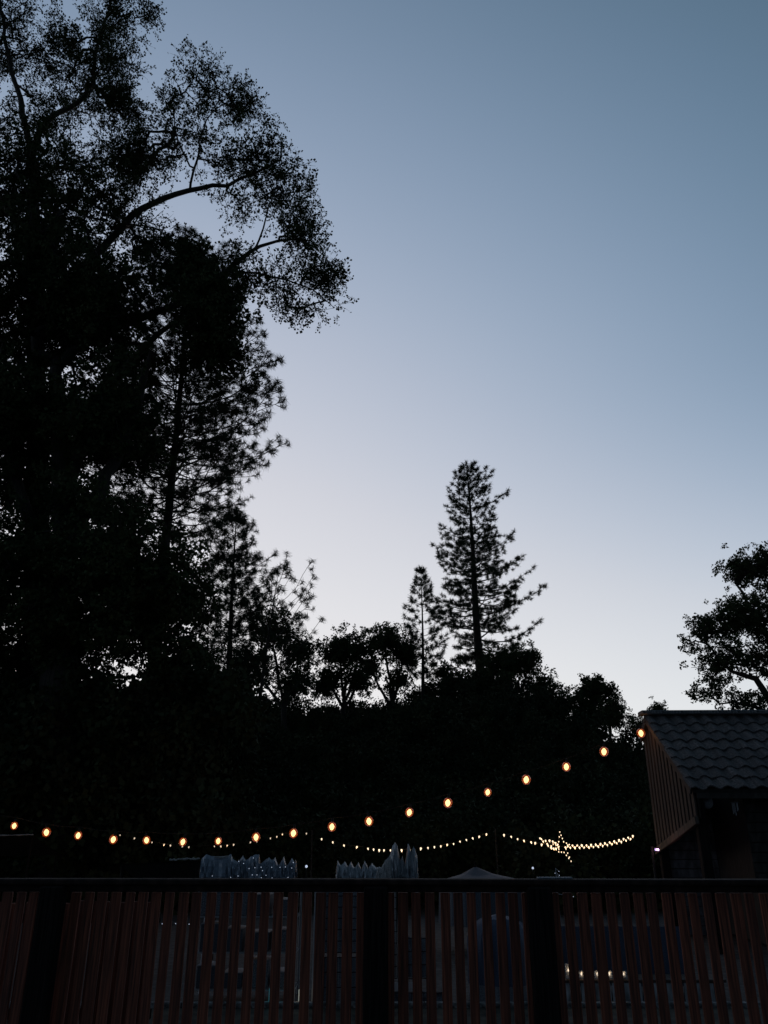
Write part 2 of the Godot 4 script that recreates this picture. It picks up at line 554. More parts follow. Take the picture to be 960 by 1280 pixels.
func make_trees() -> void:
	var fine_twig := leaf_twig(15, 0.36, 0.085, 0.6, 5)
	var oak_twig := leaf_twig(21, 0.26, 0.095, 0.1, 6)
	var bush := leaf_twig(150, 0.5, 0.075, 0.0, 8)
	var tuft_far := needle_tuft(44, 0.19, 0.021, 2)
	var tuft_near := needle_tuft(46, 0.19, 0.014, 3)
	# tall cottonwood on the left, its crown running out of the frame
	var b := at(55, 1150, 21.0)
	b.y = ground_height(b.x, b.z) - 0.1
	broadleaf("cottonwood_tree", "tallest tree at the left edge, with fine leaves on long arching limbs", b, [
		[[b, 0.5], [48, 800, 21, 0.369], [45, 430, 21, 0.264], [40, 190, 21, 0.167]],
		[[40, 190, 21, 0.132], [25, 130, 20.8, 0.105], [8, 60, 20.6, 0.0703], [-5, -40, 20.5, 0.0351]],
		[[40, 190, 21, 0.123], [60, 150, 21.2, 0.105], [110, 118, 21.4, 0.0878], [120, 60, 21.4, 0.0615], [138, 5, 21.3, 0.0439], [150, -70, 21.2, 0.0176]],
		[[45, 400, 21, 0.176], [90, 350, 20.8, 0.158], [130, 310, 20.6, 0.132], [165, 270, 20.4, 0.114], [205, 248, 20.2, 0.0965], [250, 235, 20, 0.0792], [300, 225, 19.9, 0.0527], [350, 200, 19.8, 0.0264]],
		[[238, 238, 20, 0.0439], [243, 210, 20, 0.0395], [258, 150, 20, 0.0264], [290, 125, 20, 0.0132]],
		[[243, 210, 20, 0.0351], [225, 180, 20.1, 0.0264], [212, 130, 20.2, 0.0132]],
		[[45, 460, 21, 0.158], [100, 428, 20.6, 0.132], [150, 403, 20.2, 0.114], [200, 390, 19.9, 0.105], [265, 355, 19.5, 0.0878], [300, 325, 19.3, 0.0703], [325, 308, 19.2, 0.0527], [370, 298, 19.1, 0.0307], [405, 320, 19.1, 0.0132]],
		[[318, 312, 19.2, 0.0351], [333, 270, 19.2, 0.022], [345, 235, 19.3, 0.0105]],
		[[285, 338, 19.4, 0.0439], [340, 344, 19.2, 0.0307], [390, 362, 19.1, 0.0176], [418, 385, 19.1, 0.00878]]],
		[[55, 60, 21, 100, 85, 2.9, 630, 60], [145, 120, 21.2, 45, 60, 1.9, 330, 26], [150, 10, 21.2, 45, 50, 1.7, 195, 22], [30, -40, 21, 150, 70, 2.4, 240, 25], [70, 190, 21, 80, 50, 2.4, 330, 30],
		[250, 105, 20.1, 42, 30, 1.1, 93, 24], [300, 130, 20, 34, 34, 1.1, 93, 21], [225, 155, 20.2, 42, 38, 1.2, 93, 27], [330, 205, 19.9, 48, 36, 1.2, 161, 33], [362, 240, 19.8, 30, 26, 0.96, 76, 15], [265, 195, 20, 40, 30, 1.1, 51, 21], [300, 250, 19.9, 55, 14, 0.96, 51, 21],
		[375, 290, 19.1, 34, 34, 0.96, 110, 21], [402, 345, 19.1, 26, 34, 0.84, 93, 18], [350, 352, 19.1, 45, 14, 0.84, 59, 21], [375, 385, 19.1, 42, 12, 0.72, 34, 15], [300, 340, 19.3, 30, 24, 0.84, 42, 15], [190, 20, 21, 18, 14, 0.6, 24, 4],
		[180, 200, 20.6, 50, 45, 1.4, 285, 24], [190, 300, 20.4, 50, 35, 1.4, 130, 20], [90, 270, 21, 90, 60, 2.4, 300, 36]],
		{"seed": 11, "twig_mesh": fine_twig, "per": 1.8, "twig": 0.006, "fuzz": 0.14, "clump": 0.2, "pad": 0.34})
	# dense oak standing before and below it
	b = at(70, 1120, 19.4)
	b.y = ground_height(b.x, b.z) - 0.1
	broadleaf("oak_tree", "dense dark oak filling the left edge below the tallest tree", b, [
		[[b, 0.45], [75, 850, 19.4, 0.418], [80, 650, 19.4, 0.308], [70, 450, 19.4, 0.165]],
		[[80, 700, 19.4, 0.22], [150, 560, 19, 0.154], [190, 440, 18.6, 0.077]],
		[[78, 760, 19.4, 0.22], [20, 600, 19.8, 0.154], [0, 480, 20, 0.077]],
		[[80, 620, 19.4, 0.165], [140, 480, 18.9, 0.11], [230, 390, 18.4, 0.055]]],
		[[60, 255, 19.4, 95, 55, 2.2, 240, 30], [40, 360, 19.4, 90, 90, 2.5, 420, 36], [130, 400, 19, 90, 80, 2.2, 380, 34], [40, 520, 19.4, 110, 90, 2.6, 420, 34], [140, 530, 19, 60, 70, 2, 200, 22], [262, 395, 18.2, 44, 72, 1.5, 300, 22], [236, 330, 18.2, 16, 34, 0.8, 70, 6],
		[60, 680, 19.4, 120, 90, 2.6, 420, 34], [150, 720, 19, 90, 70, 2.2, 260, 26], [205, 745, 19.2, 60, 50, 1.6, 170, 20], [110, 790, 19.4, 110, 60, 2.4, 260, 26], [225, 840, 19.8, 50, 45, 1.4, 130, 16], [-50, 520, 20, 55, 120, 2, 200, 20], [-50, 740, 20, 55, 110, 2, 200, 20], [5, 600, 20, 42, 70, 1.6, 130, 14], [8, 800, 20, 45, 70, 1.6, 130, 14], [0, 430, 20, 40, 60, 1.6, 100, 12]],
		{"seed": 21, "twig_mesh": oak_twig, "per": 3.0, "twig": 0.008, "fuzz": 0.2, "clump": 0.32, "size": 1.1})
	# tall pine left of the middle
	b = at(178, 1080, 22.0)
	b.y = ground_height(b.x, b.z) - 0.1
	pine("pine_tree", "tall dark pine with long needle tufts, its thick trunk bare below, before the tallest tree", b, at(240, 300, 22.0), 0.28,
		[[0.47, 2.2], [0.52, 3.5], [0.6, 3.9], [0.7, 3.2], [0.84, 2.2], [0.95, 1.1], [1.0, 0.2]],
		{"seed": 31, "tuft": tuft_near, "step": 0.38, "whorl": 6, "dense": 6.5, "low_lift": -0.05, "high_lift": 0.7, "bare": 0.24, "size": 1.2, "side": 1.0})
	# lower conifer with a dense head
	b = at(272, 1050, 28.0)
	b.y = ground_height(b.x, b.z) - 0.1
	pine("conifer_tree", "lower dense conifer with a blunt head, right beside the tall dark pine", b, at(296, 640, 28.0), 0.22,
		[[0.46, 1.2], [0.6, 1.65], [0.74, 1.45], [0.86, 1.05], [0.94, 0.6], [1.0, 0.12]],
		{"seed": 41, "tuft": tuft_near, "step": 0.36, "whorl": 6, "dense": 6.0, "low_lift": 0.1, "high_lift": 0.8, "bare": 0.18, "size": 1.25})
	b = at(300, 1040, 30.0)
	b.y = ground_height(b.x, b.z) - 0.1
	pine("grey_pine_tree", "thin open pine with upswept branches right of the dense conifer", b, at(348, 715, 30.0), 0.14,
		[[0.42, 1.8], [0.6, 2.0], [0.75, 1.7], [0.9, 0.9], [1.0, 0.2]],
		{"seed": 42, "tuft": tuft_near, "step": 0.5, "whorl": 4, "dense": 4.0, "low_lift": 0.5, "high_lift": 1.2, "bare": 0.35, "size": 1.3, "lop": 0.3})
	# pair of pines on the hill
	b = at(607, 900, 46.0)
	b.y = ground_height(b.x, b.z) - 0.3
	pine("pine_tree", "tallest pine on the hill, in the middle, with a narrow pointed crown", b, at(583, 577, 46.0), 0.36,
		[[0.2, 2.1], [0.28, 3.2], [0.36, 3.9], [0.46, 3.3], [0.56, 2.5], [0.66, 2.15], [0.74, 1.75], [0.82, 1.9], [0.88, 1.4], [0.95, 0.7], [1.0, 0.2]],
		{"seed": 52, "tuft": tuft_far, "step": 0.44, "whorl": 5, "dense": 5.4, "low_lift": -0.12, "high_lift": 0.75, "bare": 0.28, "size": 1.3, "side": 0.9, "lop": 0.14})
	b = at(531, 900, 42.0)
	b.y = ground_height(b.x, b.z) - 0.3
	pine("pine_tree", "small slender pine just left of the tallest hill pine", b, at(526, 711, 42.0), 0.14,
		[[0.3, 1.2], [0.5, 1.45], [0.7, 1.1], [0.85, 0.7], [1.0, 0.15]],
		{"seed": 53, "tuft": tuft_far, "step": 0.42, "whorl": 4, "dense": 5.0, "low_lift": 0.0, "high_lift": 0.8, "bare": 0.25, "size": 1.25})
	# oaks along the hill crest: centre px, d, lobes
	var crest := [
		["leafy round-headed oak on the hill, right below the thin open pine", 355, 38.0, [[340, 790, 36, 34, 130], [375, 820, 22, 26, 90], [320, 840, 36, 30, 110], [365, 855, 34, 24, 80]]],
		["broad domed oak on the hill, left of a forked gap of sky", 430, 40.0, [[425, 815, 26, 22, 130], [450, 810, 20, 22, 70], [410, 855, 28, 24, 90], [450, 850, 30, 24, 80]]],
		["domed oak with visible bent limbs, left of the small slender pine", 490, 42.0, [[480, 800, 26, 18, 110], [505, 815, 28, 18, 100], [500, 850, 30, 16, 50], [462, 835, 16, 14, 40]]],
		["dark broad oak at the foot of the tallest hill pine, right side", 645, 43.0, [[630, 835, 38, 22, 160], [660, 830, 22, 20, 80], [678, 862, 28, 18, 90], [600, 860, 50, 20, 130], [560, 850, 34, 22, 100], [700, 880, 26, 18, 80]]],
		["small oak with a ragged crown, left of the tiled roof", 742, 40.0, [[736, 870, 22, 18, 80], [748, 862, 16, 14, 45], [732, 898, 26, 14, 60], [764, 864, 9, 5, 10]]]]
	var n := 0
	for c in crest:
		var d: float = c[2]
		b = at(c[1], 930, d)
		b.y = ground_height(b.x, b.z) - 0.2
		var limbs := [[[b, 0.2], [at(c[1], 880, d), 0.12], [at(c[1] + 3, 850, d), 0.07]]]
		var lobes := []
		for l in c[3]:
			lobes.append([l[0], l[1], d, l[2], l[3], l[2] * d / 967.0 * 0.9, l[4], int(l[4] / 7.0) + 3])
			limbs.append([[at(c[1], 885, d), 0.09], [at(lerpf(float(c[1]), float(l[0]), 0.6), lerpf(880.0, float(l[1]), 0.5), d), 0.07], [at(l[0], l[1], d), 0.03]])
		broadleaf("oak_tree", c[0], b, limbs, lobes, {"seed": 61 + n, "twig_mesh": oak_twig, "per": 2.1, "twig": 0.012, "fuzz": 0.16, "clump": 0.3, "size": 1.25, "pad": 0.6, "group": "oaks along the hill crest"})
		n += 1
	# round distant tree and two tops beyond the roof
	for c in [["small smooth rounded tree at the hill's right end", 762, 893, 17, 18, 60.0, 150], ["tiny bushy treetop just left of the roof's peak", 797, 908, 8, 8, 62.0, 40], ["tiny treetop showing above the roof ridge near its end", 823, 892, 8, 7, 62.0, 40]]:
		b = at(c[1], 920, c[5])
		b.y = ground_height(b.x, b.z) - 0.2
		broadleaf("round_tree", c[0], b, [[[b, 0.18], [at(c[1], c[2] + 10, c[5]), 0.1], [at(c[1], c[2], c[5]), 0.05]]], [[c[1], c[2], c[5], c[3], c[4], c[3] * 0.06, c[6], 20]],
			{"seed": 71 + n, "twig_mesh": oak_twig, "per": 4.0, "twig": 0.01, "fuzz": 0.25, "clump": 0.3, "size": 1.3})
		n += 1
	# oak over the roof on the right
	b = at(965, 1060, 24.0)
	b.y = ground_height(b.x, b.z) - 0.1
	broadleaf("oak_tree", "large oak at the right edge, spreading above the tiled roof", b, [
		[[b, 0.4], [975, 950, 24, 0.3], [985, 880, 24, 0.22], [1000, 760, 24, 0.1]],
		[[978, 900, 24, 0.12], [945, 848, 23.8, 0.09], [915, 840, 23.6, 0.05], [880, 800, 23.5, 0.02]],
		[[985, 860, 24, 0.12], [950, 780, 24, 0.07], [920, 730, 24, 0.03]],
		[[978, 900, 24, 0.1], [940, 880, 24, 0.05], [900, 880, 24, 0.02]]],
		[[938, 712, 24, 34, 20, 0.9, 130, 34], [913, 712, 24, 16, 9, 0.4, 24, 8], [963, 700, 24, 20, 18, 0.9, 60, 17], [918, 775, 23.6, 36, 28, 1.1, 170, 40], [878, 788, 23.6, 18, 26, 0.6, 60, 17], [953, 770, 24, 34, 40, 1.2, 150, 37], [908, 825, 23.6, 36, 20, 1, 120, 27], [958, 830, 24, 30, 26, 1, 80, 23], [893, 862, 24, 20, 18, 0.8, 40, 17], [933, 878, 24, 30, 12, 0.9, 60, 17], [998, 760, 24, 40, 70, 1.6, 220, 44], [1018, 860, 24, 45, 40, 1.6, 120, 30], [863, 808, 23.6, 8, 12, 0.3, 12, 5]],
		{"seed": 91, "twig_mesh": oak_twig, "per": 1.6, "twig": 0.007, "fuzz": 0.13, "clump": 0.2, "size": 0.8})
	# undergrowth on the slope
	var r := RandomNumberGenerator.new()
	r.seed = 77
	var places: Array = []
	for k in 5200:
		var d := r.randf_range(19.0, 50.0)
		var x := r.randf_range(-0.62, 0.62) * d
		var h := r.randf_range(0.8, 2.0)
		var y := ground_height(x, -d)
		for q in 2:
			places.append(turned(Vector3(r.randfn() * 0.5, 1.0, r.randfn() * 0.5), r.randf() * TAU, h * r.randf_range(0.7, 1.2), Vector3(x + r.randfn() * 0.3, y + h * 0.5 * q, -d + r.randfn() * 0.3)))
	for k in 1500:
		var d := r.randf_range(18.3, 28.0)
		var x := r.randf_range(-0.62, -0.18) * d
		places.append(turned(Vector3(r.randfn() * 0.5, 1.0, r.randfn() * 0.5), r.randf() * TAU, r.randf_range(1.5, 2.6), Vector3(x, ground_height(x, -d) + r.randf_range(0.0, 4.5), -d)))
	var u := scatter("undergrowth", bush, mats.shrub, places, 0.3, self, 78)
	tag(u, "dark dense undergrowth covering the hillside behind the string lights", "undergrowth")
	u.set_meta("kind", "stuff")

func _ready() -> void:
	rng.seed = 20
	hill_noise.seed = 4
	hill_noise.frequency = 0.03
	make_sky_and_camera()
	make_materials()
	make_ground()
	make_trees()
	make_building()
	make_railing()
	make_lights()
	make_goods()

func make_materials() -> void:
	var grain := grain_image(128, 0.03, 4.0, 0.35, 0.5, 3)
	var blotch := grain_image(128, 0.05, 1.0, 1.0, 0.6, 9)
	var fine := grain_image(128, 0.16, 1.0, 1.0, 0.5, 12)
	paint("earth", lin(0.05, 0.045, 0.03), 0.95, blotch, Vector3.ONE * 0.6, true)
	paint("bark", lin(0.06, 0.048, 0.038), 0.95, grain, Vector3(1.2, 0.8, 1.2))
	for k in [["leaf", lin(0.045, 0.06, 0.025)], ["needle", lin(0.035, 0.05, 0.028)], ["shrub", lin(0.033, 0.04, 0.02)]]:
		var m := paint(k[0], k[1], 0.9)
		m.metallic_specular = 0.2
		m.vertex_color_use_as_albedo = true
	for k in 3: paint("slat%d" % k, lin(0.35 - 0.05 * k, 0.088 - 0.012 * k, 0.042 - 0.005 * k), 0.75, grain, Vector3(3.0, 1.0 + 0.2 * k, 3.0), true)
	paint("post", lin(0.022, 0.016, 0.015), 0.95, grain, Vector3(3.0, 1.0, 3.0), true)
	paint("rail", lin(0.045, 0.026, 0.022), 0.85, grain, Vector3(0.6, 3.0, 3.0), true)
	for k in 3: paint("tile%d" % k, lin(0.2 - 0.03 * k, 0.158 - 0.024 * k, 0.15 - 0.022 * k), 0.8, blotch, Vector3.ONE * (3.0 + k), true)
	for k in 2: paint("siding%d" % k, lin(0.062 - 0.014 * k, 0.037 - 0.008 * k, 0.028 - 0.005 * k), 0.85, grain, Vector3(2.0, 0.8, 2.0), true)
	paint("trim", lin(0.1, 0.066, 0.05), 0.8, grain, Vector3(2.0, 2.0, 0.6), true)
	paint("wall", lin(0.05, 0.04, 0.035), 0.9, grain, Vector3(0.5, 2.0, 2.0), true)
	paint("black", lin(0.012, 0.012, 0.012), 0.9)
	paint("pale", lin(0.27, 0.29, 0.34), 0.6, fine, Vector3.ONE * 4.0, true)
	paint("cloth", lin(0.5, 0.47, 0.46), 0.9, fine, Vector3.ONE * 5.0, true)
	paint("blue", lin(0.08, 0.11, 0.19), 0.7, fine, Vector3.ONE * 5.0, true)
	paint("white", lin(0.6, 0.6, 0.62), 0.6, grain, Vector3(0.5, 2.0, 2.0), true)
	mats.post.metallic_specular = 0.25
	mats.rail.metallic_specular = 0.3
	paint("ridge", lin(0.22, 0.2, 0.2), 0.6, blotch, Vector3.ONE * 3.0, true)
	paint("board", lin(0.16, 0.15, 0.16), 0.8, grain, Vector3(0.5, 2.0, 2.0), true)
	paint("paper", lin(0.35, 0.33, 0.34), 0.8, fine, Vector3.ONE * 6.0)
	paint("sheet", lin(0.3, 0.34, 0.42), 0.35, fine, Vector3.ONE * 6.0, true)
	paint("sheet_white", lin(0.48, 0.49, 0.53), 0.4, fine, Vector3.ONE * 6.0, true)
	paint("tarp", lin(0.11, 0.125, 0.16), 0.7, fine, Vector3.ONE * 3.0, true)
	for k in 3: paint("box%d" % k, lin(0.22 - 0.05 * k, 0.225 - 0.05 * k, 0.26 - 0.055 * k), 0.8, fine, Vector3.ONE * (3.0 + k), true)
	var gl := paint("glass", Color(0.9, 0.92, 0.95, 0.15), 0.05)
	gl.transparency = BaseMaterial3D.TRANSPARENCY_ALPHA
	var halo_globe := glow("halo_globe", Color(1.0, 0.42, 0.12), 0.4)  # self-lit amber shell, paints the warm halo around each bulb
	halo_globe.transparency = BaseMaterial3D.TRANSPARENCY_ALPHA
	halo_globe.albedo_color = Color(0.5, 0.25, 0.1, 0.14)
	halo_globe.roughness = 0.1
	glow("filament", Color(1.0, 0.8, 0.53), 2.6)
	glow("fairy", Color(1.0, 0.9, 0.76), 1.5)
	glow("fairy_dim", Color(1.0, 0.9, 0.78), 0.8)
	glow("flame", Color(1.0, 0.92, 0.82), 1.1)
	glow("glint", Color(0.85, 0.9, 1.0), 0.7)
	var sq := paint("glint_flake", lin(0.75, 0.77, 0.8), 0.18)
	sq.metallic = 0.9
	glow("led", Color(0.7, 0.72, 1.0), 0.35)
	glow("teal", Color(0.3, 0.7, 0.75), 0.12)
	glow("white_glow", Color(0.9, 0.88, 0.8), 0.2)
	paint("wire", lin(0.3, 0.3, 0.32), 0.4)
	paint("stone", lin(0.3, 0.3, 0.3), 0.9, blotch, Vector3.ONE * 2.0, true)
	paint("paving", lin(0.05, 0.05, 0.055), 0.9, blotch, Vector3.ONE, true)

# ------------------------------------------------------------------ house on the right
func make_building() -> void:
	var apex := at(808, 893, 14.3)
	var house := thing("tiled_house", "small building with a wavy tiled roof and a slatted gable end, right edge", "building", Vector3(apex.x, 0, -14.3))
	house.rotation.y = -0.035
	var ry := apex.y
	var ez := 1.9
	var ey := 2.26
	var slope := Vector3(0, ey - ry, ez)
	var length := slope.length()
	var down := slope.normalized()
	var up := Vector3(0, down.z, -down.y)
	var tilt := Basis(Vector3.RIGHT, up, Vector3.RIGHT.cross(up))   # x along the ridge, y out of the roof, z down the slope
	var wide := 3.5
	# roof: deck under the tiles, plain back slope, ridge cap, tiles one by one
	var deck := Shape.new()
	deck.box(Vector3(wide * 0.5, ry - 0.09, 0) + slope * 0.5, Vector3(wide, 0.05, length), 0.004, tilt)
	var back := Basis(Vector3.RIGHT, Vector3(0, up.y, -up.z), Vector3.RIGHT.cross(Vector3(0, up.y, -up.z)))
	deck.box(Vector3(wide * 0.5, ry - 0.1, 0) + Vector3(0, slope.y, -slope.z) * 0.12, Vector3(wide, 0.08, length * 0.24), 0.004, back)
	var roof := put("roof", deck.mesh(), mats.wall, house)
	var pitch := 0.25
	var rows := 8
	var step := length / rows
	var tile := Shape.new()
	var m := 9
	var tl := step + 0.07
	for side in 2:
		for k in m:
			var u0 := float(k) / m
			var u1 := float(k + 1) / m
			var y0 := 0.024 * sin(TAU * u0)
			var y1 := 0.024 * sin(TAU * u1)
			var x0 := u0 * pitch
			var x1 := u1 * pitch
			if side == 0:
				tile.quad_out(Vector3(x0, y0, 0), Vector3(x1, y1, 0), Vector3(x1, y1, tl), Vector3(x0, y0, tl), Vector3((x0 + x1) * 0.5, -1, tl * 0.5))
				tile.quad_out(Vector3(x0, y0, tl), Vector3(x1, y1, tl), Vector3(x1, y1 - 0.02, tl), Vector3(x0, y0 - 0.02, tl), Vector3(x0, 0, 0))
			else:
				tile.quad_out(Vector3(x0, y0 - 0.02, 0), Vector3(x1, y1 - 0.02, 0), Vector3(x1, y1 - 0.02, tl), Vector3(x0, y0 - 0.02, tl), Vector3(x0, 1, 0))
	var tm := tile.mesh()
	for row in rows:
		for col in 14:
			var t := put("tile", tm, mats["tile%d" % (rng.randi() % 3)], roof)
			var lift := Basis(Vector3.RIGHT, rng.randf_range(-0.105, -0.07))   # the lower edge rides on the row below
			var p := Vector3(col * pitch - 0.06 + rng.randf_range(-0.006, 0.006), ry, 0) + down * (row * step + 0.015 + rng.randf_range(-0.016, 0.016)) + up * (-0.01)
			t.transform = Transform3D(tilt * lift * Basis(Vector3.UP, rng.randf_range(-0.022, 0.022)), p)
	var cap := Shape.new()
	cap.box(Vector3(wide * 0.5 - 0.05, ry + 0.02, 0.0), Vector3(wide + 0.14, 0.075, 0.26), 0.02)
	put("ridge_cap", cap.mesh(), mats.ridge, roof)
	cap = Shape.new()
	cap.box(Vector3(wide * 0.5, ry - 0.06, 0.0), Vector3(wide - 0.02, 0.12, 0.09), 0.005)
	put("ridge_beam", cap.mesh(), mats.wall, roof)
	# gable end: upright boards with gaps between them, a sloping trim board under them, a barge board on the edge
	var gable := Shape.new()
	var rear := -0.36
	var z := rear
	while z < 1.86:
		gable = Shape.new()
		var head := ry - 0.14 - absf(z) * (ry - ey) / ez
		var foot := lerpf(1.34, 1.8, (z - rear) / (1.86 - rear))
		gable.box(Vector3(0.03, (head + foot) * 0.5, z), Vector3(0.035, head - foot, 0.115), 0.006)
		put("slat", gable.mesh(), mats["siding%d" % (rng.randi() % 2)], house)
		z += 0.178
	var lining := Shape.new()   # dark boarding behind the slats
	var mid_foot := lerpf(1.34, 1.8, -rear / (1.86 - rear))
	for sgn in [1.0, -1.0]:
		var zz := 1.86 if sgn > 0 else rear - 0.05
		var a := Vector3(0.07, mid_foot, 0)
		var b := Vector3(0.07, 1.8 if sgn > 0 else 1.34, zz)
		var c := Vector3(0.07, ry - 0.14 - absf(zz) * (ry - ey) / ez, zz)
		var d := Vector3(0.07, ry - 0.14, 0)
		lining.quad_out(a, b, c, d, Vector3(1, 2, 0))
		lining.quad_out(a + Vector3(0.02, 0, 0), b + Vector3(0.02, 0, 0), c + Vector3(0.02, 0, 0), d + Vector3(0.02, 0, 0), Vector3(-1, 2, 0))
	put("gable_lining", lining.mesh(), mats.wall, house)
	var trim := Shape.new()
	var ang := atan2(1.8 - 1.34, 1.86 - rear)
	trim.box(Vector3(-0.01, 1.53, (1.86 + rear) * 0.5), Vector3(0.06, 0.11, 2.36), 0.008, Basis(Vector3.RIGHT, -ang))
	put("bottom_board", trim.mesh(), mats.trim, house)
	for sgn in [1.0, -1.0]:
		var barge := Shape.new()
		var tb := tilt if sgn > 0 else back
		barge.box(Vector3(-0.03, ry - 0.08, 0) + Vector3(0, slope.y, slope.z * sgn) * (0.5 if sgn > 0 else 0.12), Vector3(0.03, 0.13, length * (1.0 if sgn > 0 else 0.24)), 0.005, tb)
		put("barge_board", barge.mesh(), mats.siding1, house)
	# posts, walls under the eaves, pale boards at the back of the porch
	for q in [[0.1, 1.72], [0.1, -0.34], [3.4, 1.72]]:
		var post := Shape.new()
		post.box(Vector3(q[0], 1.05, q[1]), Vector3(0.14, 2.1, 0.14), 0.01)
		put("post", post.mesh(), mats.post, house)
	for k in 16:
		var board := Shape.new()
		board.box(Vector3(2.2, 0.08 + k * 0.145, 1.15 + 0.004 * (k % 2)), Vector3(2.4, 0.135, 0.03), 0.006)
		put("wall_board", board.mesh(), mats.wall, house)
	for k in 15:
		var board := Shape.new()
		board.box(Vector3(0.53, 0.08 + k * 0.145, -0.36 + 0.004 * (k % 2)), Vector3(0.94, 0.135, 0.03), 0.006)
		put("porch_board", board.mesh(), mats.board, house)
	var side := Shape.new()
	side.box(Vector3(1.03, 1.15, 0.37), Vector3(0.04, 2.2, 1.5), 0.006)
	put("side_wall", side.mesh(), mats.wall, house)
	side = Shape.new()
	side.box(Vector3(3.42, 1.15, 0.37), Vector3(0.06, 2.2, 1.5), 0.006)
	put("side_wall", side.mesh(), mats.wall, house)
	side = Shape.new()
	side.box(Vector3(1.75, 1.35, -0.42), Vector3(3.4, 2.7, 0.05), 0.006)
	put("back_wall", side.mesh(), mats.wall, house)
	var fascia := Shape.new()
	fascia.box(Vector3(wide * 0.5, ey - 0.13, ez - 0.03), Vector3(wide - 0.1, 0.12, 0.03), 0.004)
	put("fascia", fascia.mesh(), mats.wall, house)
	# lantern and ornament hung from the eave
	var where := at(883, 1003, 12.75)
	var lantern := thing("paper_lantern", "pale round unlit lantern hanging under the tiled eave", "lantern", where)
	var s := Shape.new()
	var prof := []
	for k in 17:
		var a := PI * k / 16.0
		prof.append([0.085 * sin(a) * (1.0 + 0.03 * (k % 2)) + 0.012, -0.095 * cos(a)])
	s.lathe(Vector3.ZERO, prof, 20)
	put("shade", s.mesh(), mats.paper, lantern)
	s = Shape.new()
	s.tube(PackedVector3Array([Vector3(0, 0.09, 0), Vector3(0.01, 0.43, 0.0)]), PackedFloat32Array([0.005, 0.005]), 5)
	put("cord", s.mesh(), mats.black, lantern)
	where = at(919, 1008, 12.75)
	var chime := thing("wind_chime", "small pale wind chime hanging under the eave, right of the lantern", "wind chime", where)
	s = Shape.new()
	s.lathe(Vector3(0, 0.05, 0), [[0.0, 0.02], [0.05, 0.012], [0.055, 0.0], [0.0, -0.004]], 12)
	put("disc", s.mesh(), mats.paper, chime)
	for k in 5:
		s = Shape.new()
		var a := TAU * k / 5.0
		s.tube(PackedVector3Array([Vector3(cos(a) * 0.04, 0.05, sin(a) * 0.04), Vector3(cos(a) * 0.04, -0.05 - 0.02 * k, sin(a) * 0.04)]), PackedFloat32Array([0.007, 0.007]), 6)
		put("chime_tube", s.mesh(), mats.wire, chime)
	s = Shape.new()
	s.tube(PackedVector3Array([Vector3(0, 0.06, 0), Vector3(0, 0.44, 0)]), PackedFloat32Array([0.004, 0.004]), 5)
	put("cord", s.mesh(), mats.black, chime)
	# small cold lamp at the foot of the porch boards
	where = at(821, 1062, 13.6)
	var led := thing("led_lamp", "tiny violet-white lamp under the slatted gable end", "lamp", where)
	s = Shape.new()
	s.box(Vector3(0, 0, -0.02), Vector3(0.1, 0.07, 0.03), 0.006)
	s.box(Vector3(-0.07, -0.2, -0.02), Vector3(0.03, 0.5, 0.03), 0.004)
	put("housing", s.mesh(), mats.black, led)
	s = Shape.new()
	s.box(Vector3(0.0, 0, 0.004), Vector3(0.07, 0.035, 0.012), 0.003)
	put("lens", s.mesh(), mats.led, led)
	lamp(where + Vector3(0.02, 0.0, 0.05), Color(1.0, 0.72, 0.75), 0.012, 0.02)

# ------------------------------------------------------------------ railing in front
func make_railing() -> void:
	var d := 6.0
	var top := at(480, 1098.5, d).y
	var root := thing("deck_railing", "dark brown slatted wooden railing across the whole foreground", "railing", Vector3(0, 0, -d))
	root.rotation.y = -0.02
	var s := Shape.new()
	s.box(Vector3(0, top - 0.019, 0), Vector3(8.4, 0.038, 0.15), 0.012)
	put("top_rail", s.mesh(), mats.rail, root)
	s = Shape.new()
	s.box(Vector3(0, top - 0.062, -0.02), Vector3(8.4, 0.045, 0.04), 0.006)
	put("under_rail", s.mesh(), mats.rail, root)
	s = Shape.new()
	s.box(Vector3(0, 0.16, -0.02), Vector3(8.4, 0.088, 0.04), 0.006)
	put("bottom_rail", s.mesh(), mats.post, root)
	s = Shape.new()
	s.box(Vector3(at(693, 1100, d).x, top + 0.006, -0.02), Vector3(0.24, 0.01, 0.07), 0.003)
	put("rail_sheen_strip", s.mesh(), mats.pale, root)  # pale strip paints the sheen on the rail top
	for px in [-330.0, 58.0, 470.0, 676.0, 1100.0]:
		s = Shape.new()
		s.box(Vector3(at(px, 1180, d).x, (top - 0.044) * 0.5, 0.055), Vector3(0.165, top - 0.046, 0.1), 0.01)
		put("post", s.mesh(), mats.post, root)
	var kinds: Array = []
	for k in 4:
		s = Shape.new()
		s.box(Vector3.ZERO, Vector3(0.066 + 0.003 * (k - 1.5), top - 0.16, 0.026), 0.004)
		kinds.append(s.mesh())
	var pitch := 0.0965
	for k in range(-43, 44):
		var o := put("slat", kinds[rng.randi() % 4], mats["slat%d" % (rng.randi() % 3)], root)
		o.position = Vector3((k + 0.35) * pitch + rng.randf_range(-0.006, 0.006), (top - 0.16) * 0.5 + 0.07, -0.055 + rng.randf_range(-0.002, 0.002))
		o.rotation = Vector3(0, rng.randf_range(-0.03, 0.03), rng.randf_range(-0.005, 0.005))

